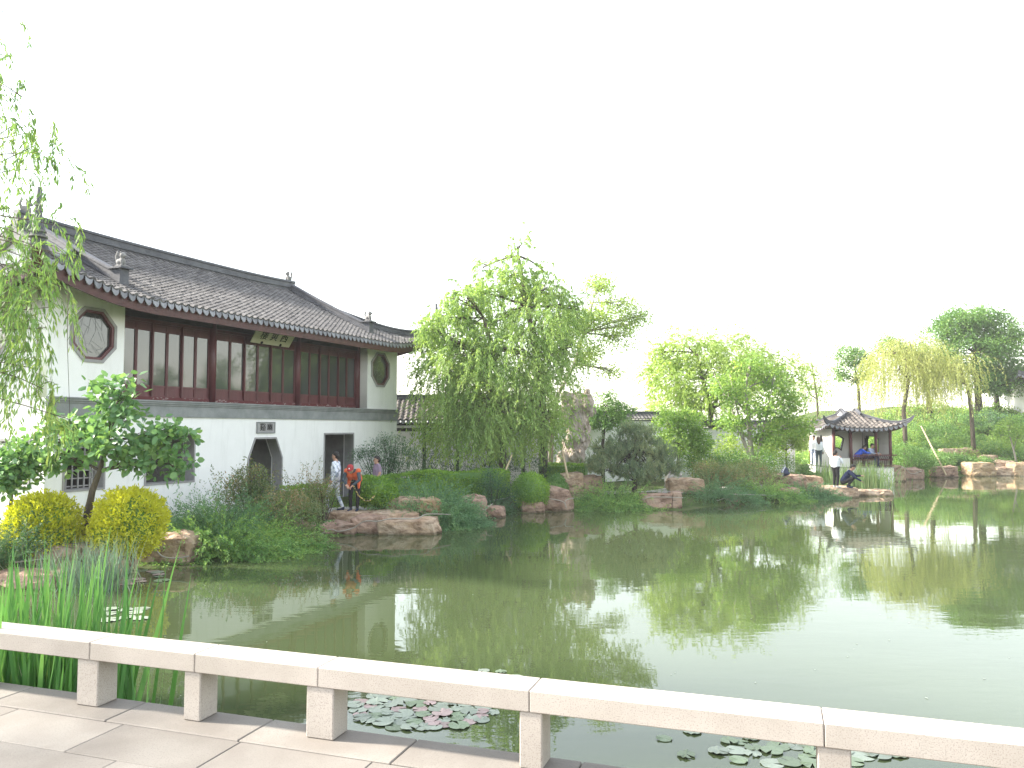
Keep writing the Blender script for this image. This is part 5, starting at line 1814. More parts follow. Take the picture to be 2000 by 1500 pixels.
loose('dark_cedar', 'dark drooping cedar shrub left of the round clipped bush', gp(962, 27.9), [(0, 0, 1.15, 0.5, 0.5, 0.45), (0.1, 0, 0.65, 0.8, 0.6, 0.45), (0.2, -0.3, 0.2, 0.75, 0.5, 0.3)], 210, 34, 0.22, 0.07, 0.016, 'dark_leaf', bark='bark_dark')
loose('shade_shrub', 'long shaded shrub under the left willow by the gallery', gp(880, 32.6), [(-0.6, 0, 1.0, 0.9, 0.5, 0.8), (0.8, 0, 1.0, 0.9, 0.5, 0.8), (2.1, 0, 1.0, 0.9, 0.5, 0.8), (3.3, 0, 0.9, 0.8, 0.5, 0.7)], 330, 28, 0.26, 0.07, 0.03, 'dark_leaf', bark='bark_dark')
shrub('spreading_juniper', 'bright grassy juniper at the water below the dark pine', gp(1190, 29.9), 700, 1.2, 1.3, 0.14, 6, 0.09, 0.018, 'juniper_bright_leaf', foot=0.95, tilt=0.55, sx=1.3, sy=0.7, group='junipers on the bank')
# spreading pine
b = gp(1235, 31.0)
PN = empty('spreading_pine', b, 0, 'wide dark spreading pine above the bright grassy juniper', 'pine')
LBS = [LB(b, 1240, 850, 31, 40, 16, 0.7), LB(b, 1205, 885, 31, 55, 20, 0.9), LB(b, 1270, 885, 31, 52, 22, 0.9), LB(b, 1180, 915, 30.6, 40, 16, 0.7), LB(b, 1250, 925, 30.5, 60, 22, 0.9), LB(b, 1305, 915, 30.8, 26, 18, 0.6)]
C, idx = blob_points(LBS, 480, 0.3)
S = strands(np.repeat(C, 3, 0) + RG.normal(size=(len(C) * 3, 3)) * 0.08, unit(rdir(len(C) * 3) * 0.6 + np.array([0, 0, 0.8])), 0.24, 4, -0.1, 0.15)
V, F = leaves_along(S, 9, 0.12, 0.018, 0.9, -0.2, 1, 0.01)
link('foliage', np_mesh('foliage', V, F), 'pine_leaf', PN)
tr = MB()
T = [Vector((0, 0, -0.2)), Vector((0.1, 0, 0.5)), Vector((0.02, 0, 1.1)), Vector((0.1, 0, 1.7))]
tr.tube(T, [0.11, 0.09, 0.07, 0.03], 8)
for q in C[:70]:
    limb(tr, T[random.choice((1, 2, 2, 3))], q, 0.03, 0.006, 0.1, 5, 4)
tr.build('trunk', 'bark_dark', PN)
shrub('grass_tuft', 'small pale tuft between the clipped bush and the pine', gp(1108, 29.4), 120, 0.45, 0.6, 0.08, 2, 0.05, 0.012, 'pale_green_leaf', foot=0.3, tilt=0.8)
loose('bronze_shrub', 'brownish shrub beside the white boulder right of the pine', gp(1385, 33.0), [(0, 0, 0.7, 0.8, 0.6, 0.6), (0.8, 0, 0.6, 0.7, 0.5, 0.5)], 190, 30, 0.24, 0.075, 0.032, 'bronze_leaf', 'bronze shrubs by the far bank')
loose('bronze_shrub', 'olive shrub mass left of the dark backpack', gp(1460, 34.0), [(0, 0, 0.7, 0.9, 0.6, 0.6), (0.8, 0, 0.5, 0.6, 0.5, 0.45), (-0.6, -0.3, 0.3, 0.6, 0.5, 0.3)], 200, 30, 0.24, 0.075, 0.03, 'bronze_leaf', 'bronze shrubs by the far bank')
shrub('spreading_juniper', 'low juniper between the two-block rock and the small boulder', gp(1400, 31.9), 420, 1.2, 1.3, 0.15, 6, 0.09, 0.018, 'juniper_leaf', foot=0.8, tilt=0.5, sx=1.3, sy=0.7, group='junipers on the bank')
shrub('spreading_juniper', 'low juniper left of the slab with the two people', gp(1570, 34.2), 420, 1.15, 1.3, 0.15, 6, 0.09, 0.018, 'juniper_leaf', foot=0.8, tilt=0.5, sx=1.2, sy=0.8, group='junipers on the bank')
shrub('spreading_juniper', 'juniper trailing into the water below the olive shrub', gp(1490, 32.9), 480, 1.2, 1.3, 0.16, 6, 0.09, 0.018, 'juniper_bright_leaf', foot=0.9, tilt=0.45, sx=1.3, sy=0.7, group='junipers on the bank')
loose('yew_bush', 'dark feathery yew against the pavilion left wall', gp(1545, 37.2), [(0, 0, 0.8, 0.75, 0.6, 0.75), (0.65, 0, 0.6, 0.5, 0.5, 0.55)], 180, 32, 0.24, 0.08, 0.02, 'mid_leaf', bark='bark_dark')
loose('bank_shrub', 'tall green shrub filling the gap before the far garden wall', gp(1430, 38.6), [(0, 0, 1.2, 1.3, 0.8, 1.1), (1.6, 0, 1.0, 1.1, 0.8, 0.9), (-1.5, 0, 0.9, 0.9, 0.8, 0.8)], 260, 30, 0.32, 0.12, 0.06, 'pale_green_leaf')
loose('bank_shrub', 'dark leafy shrub behind the brownish ones right of the pine', gp(1375, 36.2), [(0, 0, 0.9, 1.0, 0.7, 0.8), (1.3, 0, 0.8, 0.9, 0.7, 0.7), (2.7, 0.3, 0.8, 0.9, 0.7, 0.75)], 240, 30, 0.30, 0.10, 0.05, 'mid_leaf')
loose('bank_shrub', 'mid green shrub right beside the pavilion bench', gp(1765, 48.4), [(0, 0, 1.1, 1.0, 0.8, 0.9), (1.1, 0, 0.7, 0.8, 0.7, 0.7)], 190, 30, 0.30, 0.11, 0.05, 'mid_leaf')
loose('bank_shrub', 'bright leafy shrub behind the pavilion', gp(1690, 51.5), [(0, 0, 1.3, 1.4, 0.9, 1.1), (-1.6, 0, 1.0, 1.0, 0.8, 0.9)], 190, 30, 0.34, 0.12, 0.06, 'bright_leaf')
for i, (x, Y, s, mt, lab) in enumerate([
        (1800, 49.5, 1.0, 'mid_leaf', 'low shrub left of the slanting bamboo pole on the hill'), (1842, 51.0, 1.1, 'grass_leaf', 'grassy mound of leaves up the hill from the golden boulder'),
        (1880, 50.0, 0.9, 'bright_leaf', 'bright low shrub above the ledge of rocks on the hill'), (1925, 50.5, 1.1, 'mid_leaf', 'green shrub right of the ledge on the hill'),
        (1940, 53.5, 1.0, 'pale_green_leaf', 'yellowish shrub below the hilltop hall'), (1975, 50.0, 1.1, 'bright_leaf', 'leafy shrub at the right edge above the saplings'),
        (1860, 54.5, 1.0, 'bright_leaf', 'upper bright shrub under the yellow willow'), (1815, 53.5, 1.0, 'mid_leaf', 'dark shrub under the leaning stems of the yellow willow'),
        (1900, 55.0, 0.9, 'mid_leaf', 'shrub at the foot of the big dense tree'), (1780, 52.0, 1.1, 'pale_green_leaf', 'pale shrub between the pavilion and the yellow willow'),
        (1955, 47.9, 0.6, 'grass_leaf', 'low tuft behind the stepped pale rocks'),
        (1835, 57.0, 1.3, 'mid_leaf', 'dark shrub on the crest left of the yellow willow trunk'), (1870, 58.0, 1.4, 'mid_leaf', 'leafy shrub on the crest between willow and dense tree'), (1790, 57.5, 1.5, 'mid_leaf', 'broad dark shrub on the crest behind the leaning stems'),
        (1930, 57.5, 1.4, 'dark_leaf', 'dark shrub below the shaded tree by the hilltop hall'), (1740, 56.5, 1.6, 'bright_leaf', 'tall bright shrub just right of the pavilion roof'), (1850, 48.3, 0.8, 'mid_leaf', 'shrub tucked behind the pole foot rock'),
        (1905, 47.6, 0.8, 'mid_leaf', 'shrub above the large rounded golden boulder'), (1820, 47.2, 0.9, 'grass_leaf', 'grassy shrub at the bank left of the pole foot'), (1640, 58.0, 1.6, 'pale_green_leaf', 'pale shrub seen over the left end of the pavilion roof')]):
    Y = Y + (3.2 if Y < 52.5 else 1.5)
    loose('hill_shrub', lab, gp(x, Y), [(0, 0, 0.5 * s, 1.2 * s, 0.9 * s, 0.6 * s), (0.8 * s, 0.2, 0.4 * s, 0.8 * s, 0.7 * s, 0.5 * s)], 110, 30, 0.30 * s, 0.12, 0.055, mt, 'shrubs on the hill')
rh = random.Random(77)
for i in range(26):
    x, Y = rh.uniform(1760, 2020), rh.uniform(51.5, 60)
    s = rh.uniform(0.5, 0.95)
    loose('hill_shrub', 'low green shrub among the many covering the hillside', gp(x, Y), [(0, 0, 0.4 * s, 1.2 * s, 0.9 * s, 0.55 * s), (0.7 * s, 0.3, 0.3 * s, 0.8 * s, 0.7 * s, 0.4 * s)], 60, 26, 0.30 * s, 0.14, 0.06, rh.choice(['mid_leaf', 'grass_leaf', 'bright_leaf', 'pale_green_leaf', 'mid_leaf']), 'low shrubs all over the hillside')


# ------------------------------------------------------------------ blades: iris, rushes, reeds, grass
def blades(P, D, L, W, K, grav, wob, fw=None):
    """flat tapering strips"""
    S = strands(P, D, L, K, grav, wob)
    n, k, _ = S.shape
    T = unit(np.gradient(S, axis=1))
    side = unit(np.cross(T, rdir(n)[:, None, :]))
    t = np.linspace(0, 1, k)
    prof = np.minimum(1, (1 - t) * 2.2) * 0.5
    prof[-1] = 0.02
    off = side * (prof[None, :, None] * np.broadcast_to(np.asarray(W), (n,))[:, None, None])
    V = np.stack([S - off, S + off], 2).reshape(-1, 3)
    b = (np.arange(n)[:, None] * k + np.arange(k - 1)[None, :]).ravel() * 2
    return V, np.stack([b, b + 1, b + 3, b + 2], 1)


def clump(name, label, base, pts, L, W, mat, tilt=0.25, K=7, grav=0.05, wob=0.03, cat='plant', group=None, bent=None):
    o = empty(name, base, 0, label, cat, group)
    n = len(pts)
    P = np.array(pts, float)
    D = np.stack([RG.normal(size=n) * tilt, RG.normal(size=n) * tilt, np.ones(n)], 1)
    V, F = blades(P, D, L, W, K, grav, wob)
    link('blades', np_mesh('blades', V, F), mat, o)['kind'] = 'stuff'
    return o


IS = 1.2
IG = 'iris clumps by the bridge'
for x, y, Y, n, h, lab in [(20, 0, 5.9, 70, 1.68, 'tall iris clump at the left edge behind the rail'), (75, 0, 6.3, 80, 1.72, 'iris clump second from the left edge behind the rail'),
                        (125, 0, 6.0, 70, 1.66, 'iris clump behind the first rail post'), (175, 0, 6.3, 55, 1.55, 'iris clump just right of the first post'),
                        (222, 0, 6.5, 42, 1.42, 'outer iris clump leaning over the water'), (272, 0, 6.6, 14, 0.62, 'small low iris tuft seen under the rail')]:
    X = (x - 1000) / FPX * Y
    k = int(n * 1.5)
    h *= IS if n > 20 else 1
    pts = np.stack([RG.normal(size=k) * 0.17, RG.normal(size=k) * 0.25, np.full(k, -0.1)], 1)
    clump('iris_clump', lab, (X, Y, 0.0), pts, h * RG.uniform(0.62, 1.12, k), 0.048 * RG.uniform(0.7, 1.25, k), 'iris_leaf', 0.09, 9, 0.018, 0.022, 'iris', IG)
k = 420
b = gp(198, 14.9)
clump('rush_clump', 'grey-green rushes between the golden bushes and the water', (b.x, b.y, 0), np.stack([RG.normal(size=k) * 0.30, RG.normal(size=k) * 0.35, np.zeros(k)], 1), 0.95 * RG.uniform(0.5, 1.15, k), 0.012, 'rush_leaf', 0.20, 7, 0.03, 0.03, 'rushes')
k = 120
b = gp(120, 15.2)
clump('rush_clump', 'thin dry rushes in front of the left golden bush', (b.x, b.y, 0.05), np.stack([RG.normal(size=k) * 0.5, RG.normal(size=k) * 0.3, np.zeros(k)], 1), 0.8 * RG.uniform(0.5, 1.15, k), 0.011, 'rush_leaf', 0.30, 7, 0.04, 0.04, 'rushes')
k = 620
clump('reed_bed', 'green reeds in the water in front of the pavilion', (16.4, 39.0, 0), np.stack([RG.uniform(-1.5, 1.7, k), RG.normal(size=k) * 0.7, np.full(k, -0.1)], 1), 1.45 * RG.uniform(0.6, 1.15, k), 0.030, 'reed_leaf', 0.10, 7, 0.02, 0.03, 'reeds')
k = 130
clump('reed_bed', 'straggling drooping reeds before the rocks right of the pavilion', (19.6, 42.6, 0), np.stack([RG.normal(size=k) * 0.7, RG.normal(size=k) * 0.4, np.full(k, -0.1)], 1), 1.2 * RG.uniform(0.5, 1.15, k), 0.026, 'reed_leaf', 0.25, 8, 0.12, 0.06, 'reeds')

# grass on the banks and ground cover on the hill
n = 26000
x = RG.uniform(-12, 16, n)
y = RG.uniform(15, 44, n)
sd = shore_dist(x, y)
ok = (sd > 0.15) & (sd < 4.0)
x, y = x[ok], y[ok]
V, F = blades(np.stack([x, y, gz(x, y)], 1), np.stack([RG.normal(size=len(x)) * .35, RG.normal(size=len(x)) * .35, np.ones(len(x))], 1), 0.16 * RG.uniform(0.5, 1.3, len(x)), 0.018, 3, 0.12, 0.1)
tag(link('bank_grass', np_mesh('bank_grass', V, F), 'grass_leaf'), 'short grass along the pond bank', 'grass', None, 'stuff')
n = 66000
x = RG.uniform(20, 48, n)
y = RG.uniform(44, 66, n)
sd = shore_dist(x, y)
ok = (sd > 0.4)
x, y = x[ok], y[ok]
cl = 0.5 + 0.5 * np.sin(x * 1.7 + np.sin(y * 1.3) * 2) * np.sin(y * 1.9 + x * 0.4)
P = np.stack([x, y, gz(x, y) + RG.uniform(0, 1, len(x)) ** 0.7 * (0.12 + 0.75 * cl ** 2)], 1)
V, F = leaf_arrays(P, rdir(len(x)) + np.array([0, 0, 0.5]), rdir(len(x)) + np.array([0, 0, 1.0]), 0.17 * RG.uniform(0.6, 1.3, len(x)), 0.09 * RG.uniform(0.6, 1.3, len(x)))
tag(link('hill_ground_cover', np_mesh('hill_ground_cover', V, F), 'bright_leaf'), 'leafy ground cover over the hillside', 'ground cover', None, 'stuff')

# ------------------------------------------------------------------ rocks
def rock_mesh(w, d, h, seed, flat=0.6, npts=16, layers=False):
    """blocky quarried boulder: jittered corners, chipped edges, split beds, rough faces"""
    rr = random.Random(seed)
    from mathutils import noise
    bm = bmesh.new()
    for sx in (-1, 1):
        for sy in (-1, 1):
            for sz in (-1, 1):
                j = lambda a: 1 - rr.uniform(0, a)
                tp = 0.16 if sz > 0 else 0.06
                bm.verts.new((sx * 0.5 * w * j(tp + 0.10), sy * 0.5 * d * j(tp + 0.14), sz * 0.5 * h * j(0.30 * (1 - flat) if sz > 0 else 0.0)))
    for _ in range(10):
        ax = rr.randrange(2)
        sg = rr.choice((-1, 1))
        p = [rr.uniform(-.42, .42) * w, rr.uniform(-.42, .42) * d, rr.uniform(-.3, .42) * h]
        p[ax] = sg * 0.5 * (w, d)[ax] * rr.uniform(0.93, 1.06)
        bm.verts.new(p)
    bm.verts.new((rr.uniform(-.3, .3) * w, rr.uniform(-.3, .3) * d, 0.5 * h * rr.uniform(1.0, 1.06 + 0.25 * (1 - flat))))
    bmesh.ops.convex_hull(bm, input=bm.verts)
    for v in [v for v in bm.verts if not v.link_faces]:
        bm.verts.remove(v)
    bmesh.ops.bevel(bm, geom=list(bm.edges), offset=min(w, d, h) * 0.02, segments=1, affect='EDGES')
    bmesh.ops.triangulate(bm, faces=bm.faces)
    tgt = max(w, h) * 0.09
    for _ in range(4):
        long = [e for e in bm.edges if e.calc_length() > tgt * 1.5]
        if not long or len(bm.faces) > 2500:
            break
        bmesh.ops.subdivide_edges(bm, edges=long, cuts=1)
        bmesh.ops.triangulate(bm, faces=bm.faces)
    bm.normal_update()
    off = Vector((seed * 3.7, seed * 1.3, seed * 0.7))
    mv = []
    for v in bm.verts:
        q = v.co + off
        f = noise.noise(q * 2.2) * 0.035 + noise.noise(q * 6.5) * 0.028 + noise.noise(q * 15) * 0.016
        sidew = 1 - abs(v.normal.z)
        bed = noise.noise(Vector((q.x * 0.5, q.y * 0.5, q.z * (11 if layers else 6)))) * (0.045 if layers else 0.030) * sidew
        crack = -0.05 * max(0, 1 - abs(noise.noise(q * 1.9 + Vector((9, 4, 1)))) * 14)
        mv.append(v.normal * (f + bed + crack) * min(1.0, min(w, h, d) * 1.6))
    for v, m in zip(bm.verts, mv):
        v.co += m
    bmesh.ops.recalc_face_normals(bm, faces=bm.faces)
    me = bpy.data.meshes.new('rock')
    bm.to_mesh(me)
    bm.free()
    return me


ROCKS = [
    # x0, x1, y0, y1, distance, depth, material, label
    (-30, 116, 1121, 1156, 14.8, 0.9, 'rock_pink', 'flat pinkish slab at the left edge beside the iris'),
    (25, 132, 1066, 1118, 15.9, 0.9, 'rock_pink', 'low dark pink ledge below the left golden bush'),
    (128, 236, 1062, 1114, 16.3, 0.9, 'rock_pink', 'low pink ledge behind the rushes'),
    (226, 302, 1046, 1098, 17.6, 0.9, 'rock_tan', 'cracked tan boulder left of the bigger tan one, hose across it'),
    (280, 369, 1045, 1103, 17.7, 1.1, 'rock_tan', 'big pointed tan boulder at the water below the right golden bush'),
    (540, 605, 1024, 1064, 20.5, 0.8, 'rock_pink', 'shadowed boulder under the big brownish shrub'),
    (640, 702, 999, 1030, 23.2, 1.2, 'rock_tan', 'block the man in orange stands on, at the landing'),
    (622, 692, 1022, 1053, 22.4, 0.9, 'rock_pink', 'low brown block at the front left of the landing'),
    (686, 750, 1008, 1048, 22.6, 0.8, 'rock_pink', 'dark hollowed block in the middle of the landing'),
    (695, 812, 1001, 1030, 23.3, 1.1, 'rock_tan', 'long layered slab behind the front landing slab'),
    (742, 852, 1015, 1050, 22.5, 1.2, 'rock_tan', 'broad pale front slab of the landing jutting over the water'),
    (752, 832, 973, 1008, 24.2, 1.0, 'rock_tan', 'flat-topped boulder on the upper right of the landing'),
    (818, 860, 974, 1024, 24.0, 0.8, 'rock_gold', 'upright golden brown boulder under the juniper mound'),
    (903, 948, 970, 1010, 26.2, 0.9, 'rock_pink', 'rounded pink boulder at the water with a hose draped across'),
    (940, 985, 990, 1012, 26.7, 0.7, 'rock_pink', 'low pink stone below the dark cedar'),
    (1020, 1063, 979, 1003, 28.2, 0.7, 'rock_pink', 'small flat pink rock in the water before the mound rock'),
    (1034, 1118, 955, 1006, 28.8, 1.0, 'rock_pink', 'broad mounded pink rock below the round clipped bush'),
    (1096, 1140, 924, 960, 30.8, 0.7, 'rock_tan', 'stacked tan rock at the foot of the stake'),
    (1130, 1178, 928, 962, 30.9, 0.7, 'rock_pink', 'brown rock left of the pine trunk'),
    (1256, 1312, 964, 1004, 29.4, 0.9, 'rock_pink', 'left block of the two-block rock at the water'),
    (1311, 1333, 962, 1004, 29.4, 0.9, 'rock_pink', 'narrow right block of the two-block rock at the water'),
    (1308, 1376, 934, 960, 31.8, 0.8, 'rock_tan', 'tan rock shelf right below the pine'),
    (1302, 1332, 921, 940, 33.2, 0.7, 'rock_grey', 'rounded whitish boulder peeping out right of the pine'),
    (1418, 1446, 964, 992, 31.6, 0.6, 'rock_pink', 'small boulder half hidden by the trailing juniper'),
    (1530, 1566, 954, 984, 32.9, 0.8, 'rock_pink', 'square boulder at the water left of the people slab'),
    (1508, 1572, 926, 946, 35.6, 0.8, 'rock_pink', 'shelf rock under the dark backpack'),
    (1570, 1606, 930, 950, 35.8, 0.8, 'rock_tan', 'flat tan step behind the left end of the people slab'),
    (1604, 1678, 952, 980, 34.4, 1.6, 'rock_tan', 'flat slab the standing woman and crouching man are on'),
    (1670, 1748, 957, 974, 35.2, 1.2, 'rock_tan', 'low thin slab reaching right into the water'),
    (1706, 1768, 909, 942, 44.6, 1.1, 'rock_tan', 'layered brown rocks at the pavilion right corner'),
    (1760, 1802, 915, 938, 46.4, 1.0, 'rock_pink', 'brown rock at the water left of the bamboo pole foot'),
    (1826, 1872, 910, 934, 48.4, 1.0, 'rock_pink', 'stacked rock at the foot of the slanting bamboo pole'),
    (1893, 1943, 903, 931, 49.3, 1.2, 'rock_gold', 'large rounded golden boulder at the far right shore'),
    (1940, 1982, 900, 914, 50.6, 0.9, 'rock_tan', 'upper pale step stone at the far right shore'),
    (1944, 1988, 912, 931, 49.9, 0.9, 'rock_tan', 'lower pale step stone at the far right shore'),
    (1978, 2030, 903, 931, 49.8, 1.1, 'rock_gold', 'golden boulder cut by the right picture edge'),
    (1842, 1888, 876, 890, 52.8, 0.9, 'rock_tan', 'left stone of the ledge on the hill'),
    (1880, 1912, 876, 890, 53.0, 0.9, 'rock_tan', 'right stone of the ledge on the hill'),
    (1918, 1950, 889, 899, 52.0, 0.8, 'rock_tan', 'half buried stone on the hill near the golden boulder'),
]
for i, (x0, x1, y0, y1, Y, dep, mt, lab) in enumerate(ROCKS):
    a, b_ = at(x0, y0, Y), at(x1, y1, Y)
    w, h = b_.x - a.x, a.z - b_.z
    zb = b_.z - 0.30
    hh = a.z - zb
    o = link('rock', rock_mesh(w * 1.08, dep, hh, i + 2, 0.7 if 'slab' in lab or 'flat' in lab else 0.35, 18, 'layer' in lab or 'ledge' in lab), mt, None, ((a.x + b_.x) / 2, Y + dep * 0.35, (a.z + zb) / 2))
    tag(o, lab, 'rock', 'rocks along the pond edge')

# tall pitted scholar stone
b = gp(1128, 34.6)
b.z = 0.42
k = 34.6 / FPX
rr = random.Random(5)
mb = MB()
prof = [(1120, 890, 30), (1126, 870, 24), (1135, 850, 22), (1130, 832, 26), (1124, 815, 30), (1130, 800, 30), (1128, 787, 24), (1112, 780, 16), (1143, 782, 12), (1108, 800, 16), (1142, 862, 16), (1110, 870, 18)]
for x, y, r_ in prof:
    p = at(x, y, 34.6) - b
    ball(mb, p, r_ * k, (0.85, 0.7, 1.0))
    for _ in range(5):
        ball(mb, (p.x + rr.uniform(-1, 1) * r_ * k * .8, p.y + rr.uniform(-.7, .1) * r_ * k, p.z + rr.uniform(-1, 1) * r_ * k * .8), r_ * k * rr.uniform(.2, .45), (1, 1, 1.5))
me = remeshed('scholar_stone', mb, 0.045, 1)
from mathutils import noise as _ns
for v in me.vertices:
    f = _ns.noise(v.co * 4.0) * 0.10 + abs(_ns.noise(v.co * Vector((9, 9, 4)))) * -0.10
    v.co += v.normal * f
o = link('scholar_stone', me, 'scholar_stone', None, b)
tag(o, 'tall pitted pinkish standing stone between the willow and the small tree', 'stone')

# ------------------------------------------------------------------ hose, poles, bag


def hose(label, pts):
    P = [at(*p) for p in pts]
    Q = []
    n = len(P)
    for i in range(n - 1):
        p0, p1, p2, p3 = P[max(i - 1, 0)], P[i], P[i + 1], P[min(i + 2, n - 1)]
        for t in np.linspace(0, 1, 6, endpoint=False):
            Q.append(0.5 * ((2 * p1) + (p2 - p0) * t + (2 * p0 - 5 * p1 + 4 * p2 - p3) * t * t + (3 * p1 - p0 - 3 * p2 + p3) * t ** 3))
    Q.append(P[-1])
    tag(MB().tube(Q, 0.016, 7).build('hose', 'hose', None, smooth=True), label, 'hose', 'pale hose along the bank')


hose('pale hose looped over the big pointed tan boulder', [(30, 1098, 15.2), (60, 1095, 15.5), (220, 1076, 16.9), (245, 1089, 17.0), (268, 1083, 17.0), (288, 1066, 16.95), (302, 1072, 16.95), (318, 1087, 16.95), (345, 1090, 16.95), (369, 1086, 16.95)])
hose('pale hose running across the landing rocks', [(620, 1048, 21.7), (645, 1034, 21.85), (662, 1038, 21.8), (690, 1031, 21.9), (712, 1018, 21.8), (738, 1018, 21.8), (765, 1013, 21.85), (812, 1013, 22.1), (830, 1005, 22.6), (850, 1004, 23.2), (880, 1005, 23.5)])
hose('pale hose draped on the rounded pink boulder', [(885, 984, 25.6), (912, 985, 25.6), (930, 986, 25.6), (945, 996, 25.6), (953, 990, 25.7), (962, 984, 26.0)])
hose('pale hose round the front of the mounded pink rock', [(1075, 974, 28.0), (1100, 980, 28.0), (1106, 992, 28.0), (1104, 978, 28.0), (1120, 973, 28.3)])
hose('pale hose along the two-block rock', [(1254, 976, 28.8), (1270, 971, 28.7), (1300, 971, 28.7), (1334, 972, 28.8)])
hose('pale hose hanging at the square boulder', [(1400, 978, 31.2), (1418, 972, 31.2), (1430, 966, 31.2), (1520, 968, 32.3), (1548, 970, 32.4), (1566, 962, 32.5)])
hose('pale hose on the brown rocks right of the pavilion', [(1705, 922, 43.9), (1730, 928, 43.9), (1752, 922, 44.0), (1765, 912, 44.1), (1780, 925, 45.6), (1800, 920, 45.8)])


def pole(name, label, a, b, r0, r1, mat='bamboo_pole'):
    P = [a.lerp(b, t) for t in np.linspace(0, 1, 9)]
    mb = MB().tube(P, list(np.linspace(r0, r1, 9)), 8)
    for p in P[1:-1]:
        d = (b - a).normalized() * 0.012
        mb.tube([p - d, p + d], r0 * 1.12, 8)
    tag(mb.build(name, mat, None, smooth=False), label, 'pole')


pole('bamboo_pole', 'long bamboo pole slanting down the bank right of the pavilion', at(1848, 928, 48.0), at(1799, 832, 49.6), 0.05, 0.04)
pole('wooden_stake', 'leaning wooden stake right of the darker clipped bush', at(1110, 935, 30.3), at(1098, 880, 30.6), 0.045, 0.04)
pole('wooden_stake', 'short pale stake leaning left of the round clipped bush', at(988, 918, 29.0), at(1000, 888, 29.3), 0.03, 0.025)

BG = empty('backpack', at(1533, 930, 35.4), R(15), 'dark blue backpack sitting on the shelf rock', 'backpack')
mb = MB()
ball(mb, (0, 0, 0.16), 0.17, (1.15, 0.75, 1))
ball(mb, (0.03, 0, 0.28), 0.13, (1.1, 0.75, 1.0))
ball(mb, (0.06, -0.1, 0.13), 0.11, (1.2, 0.7, 0.9))
link('body', remeshed('body', mb, 0.025, 2), 'bag', BG, smooth=True)
MB().tube([(-0.16, -0.08, 0.02), (-0.17, -0.1, 0.2), (-0.06, -0.08, 0.38), (0.0, -0.05, 0.40)], 0.02, 6).build('strap', 'bag_grey', BG)
MB().tube([(-0.04, 0, 0.40), (-0.02, 0, 0.52), (0.02, 0, 0.52), (0.04, 0, 0.40)], 0.012, 6).build('handle', 'bag_grey', BG)

# ------------------------------------------------------------------ lily pads


def pad_mesh(seed, r):
    rr = random.Random(seed)
    n = 18
    vs = [(0, 0, 0.004)]
    fs = []
    for i in range(n + 1):
        t = 0.22 + (2 * math.pi - 0.44) * i / n
        q = r * (1 + rr.uniform(-0.02, 0.02))
        vs.append((q * math.cos(t), q * math.sin(t), rr.uniform(0.0, 0.005) if rr.random() < 0.88 else 0.012))
    for i in range(1, n + 1):
        fs.append((0, i, i + 1))
    me = bpy.data.meshes.new('lily_pad')
    me.from_pydata(vs, [], fs)
    bm = bmesh.new()
    bm.from_mesh(me)
    ex = bmesh.ops.solidify(bm, geom=list(bm.faces), thickness=0.003)
    bm.to_mesh(me)
    bm.free()
    return me


rr = random.Random(21)
PADS = {}
for mt in ('pad_green', 'pad_dark', 'pad_red'):
    PADS[mt] = []
    for s in range(4):
        me = pad_mesh(s + 7, 1.0)
        me.materials.append(MATS[mt])
        PADS[mt].append(me)


def onw(x, y):
    p = at(x, y, 10)
    k = ZC / (ZC - p.z)
    return Vector((p.x * k, 10 * k, 0))


def pads(label, group, n, region, rmin, rmax, mats, sep=0.8):
    placed = []
    tries = 0
    while len(placed) < n and tries < 6000:
        tries += 1
        x, y = rr.uniform(region[0], region[2]), rr.uniform(region[1], region[3])
        u, v = (x - (region[0] + region[2]) / 2) / ((region[2] - region[0]) / 2), (y - (region[1] + region[3]) / 2) / ((region[3] - region[1]) / 2)
        if u * u + v * v > 1:
            continue
        p = onw(x, y)
        r_ = rr.uniform(rmin, rmax)
        if any((p - q).length < (r_ + s) * sep for q, s in placed):
            continue
        placed.append((p, r_))
        o = link('lily_pad', rr.choice(PADS[rr.choice(mats)]), None, None, p + Vector((0, 0, 0.004 + 0.003 * (len(placed) % 5))))
        o.scale = (r_, r_, 1)
        o.rotation_euler = (rr.uniform(-.03, .03), rr.uniform(-.03, .03), rr.uniform(0, 6.28))
        tag(o, label, 'lily pad', group)


pads('lily pad in the crowded patch seen under the rail left of the middle post', 'lily pads in the crowded patch', 85, (690, 1345, 965, 1425), 0.07, 0.125, ['pad_green', 'pad_green', 'pad_green', 'pad_dark', 'pad_red'], 0.66)
pads('lily pad in the looser group below the right rail', 'lily pads below the right rail', 34, (1400, 1432, 1760, 1500), 0.08, 0.115, ['pad_dark', 'pad_green'], 0.72)
pads('single lily pad drifting between the two groups', 'single drifting lily pads', 6, (1290, 1428, 1450, 1480), 0.07, 0.10, ['pad_dark', 'pad_green'], 2.0)
pads('lily pad floating beside the iris', 'lily pads beside the iris', 8, (190, 1185, 300, 1215), 0.12, 0.18, ['pad_green'], 0.85)
pads('lily pad along the left bank below the tan boulders', 'lily pads along the left bank', 26, (115, 1104, 345, 1142), 0.09, 0.16, ['pad_green', 'pad_dark', 'pad_red'], 0.7)
pads('lily pad just beyond the rail in open water', 'lily pads just beyond the rail', 5, (930, 1308, 1010, 1330), 0.07, 0.1, ['pad_dark', 'pad_green'], 1.4)

# ------------------------------------------------------------------ people


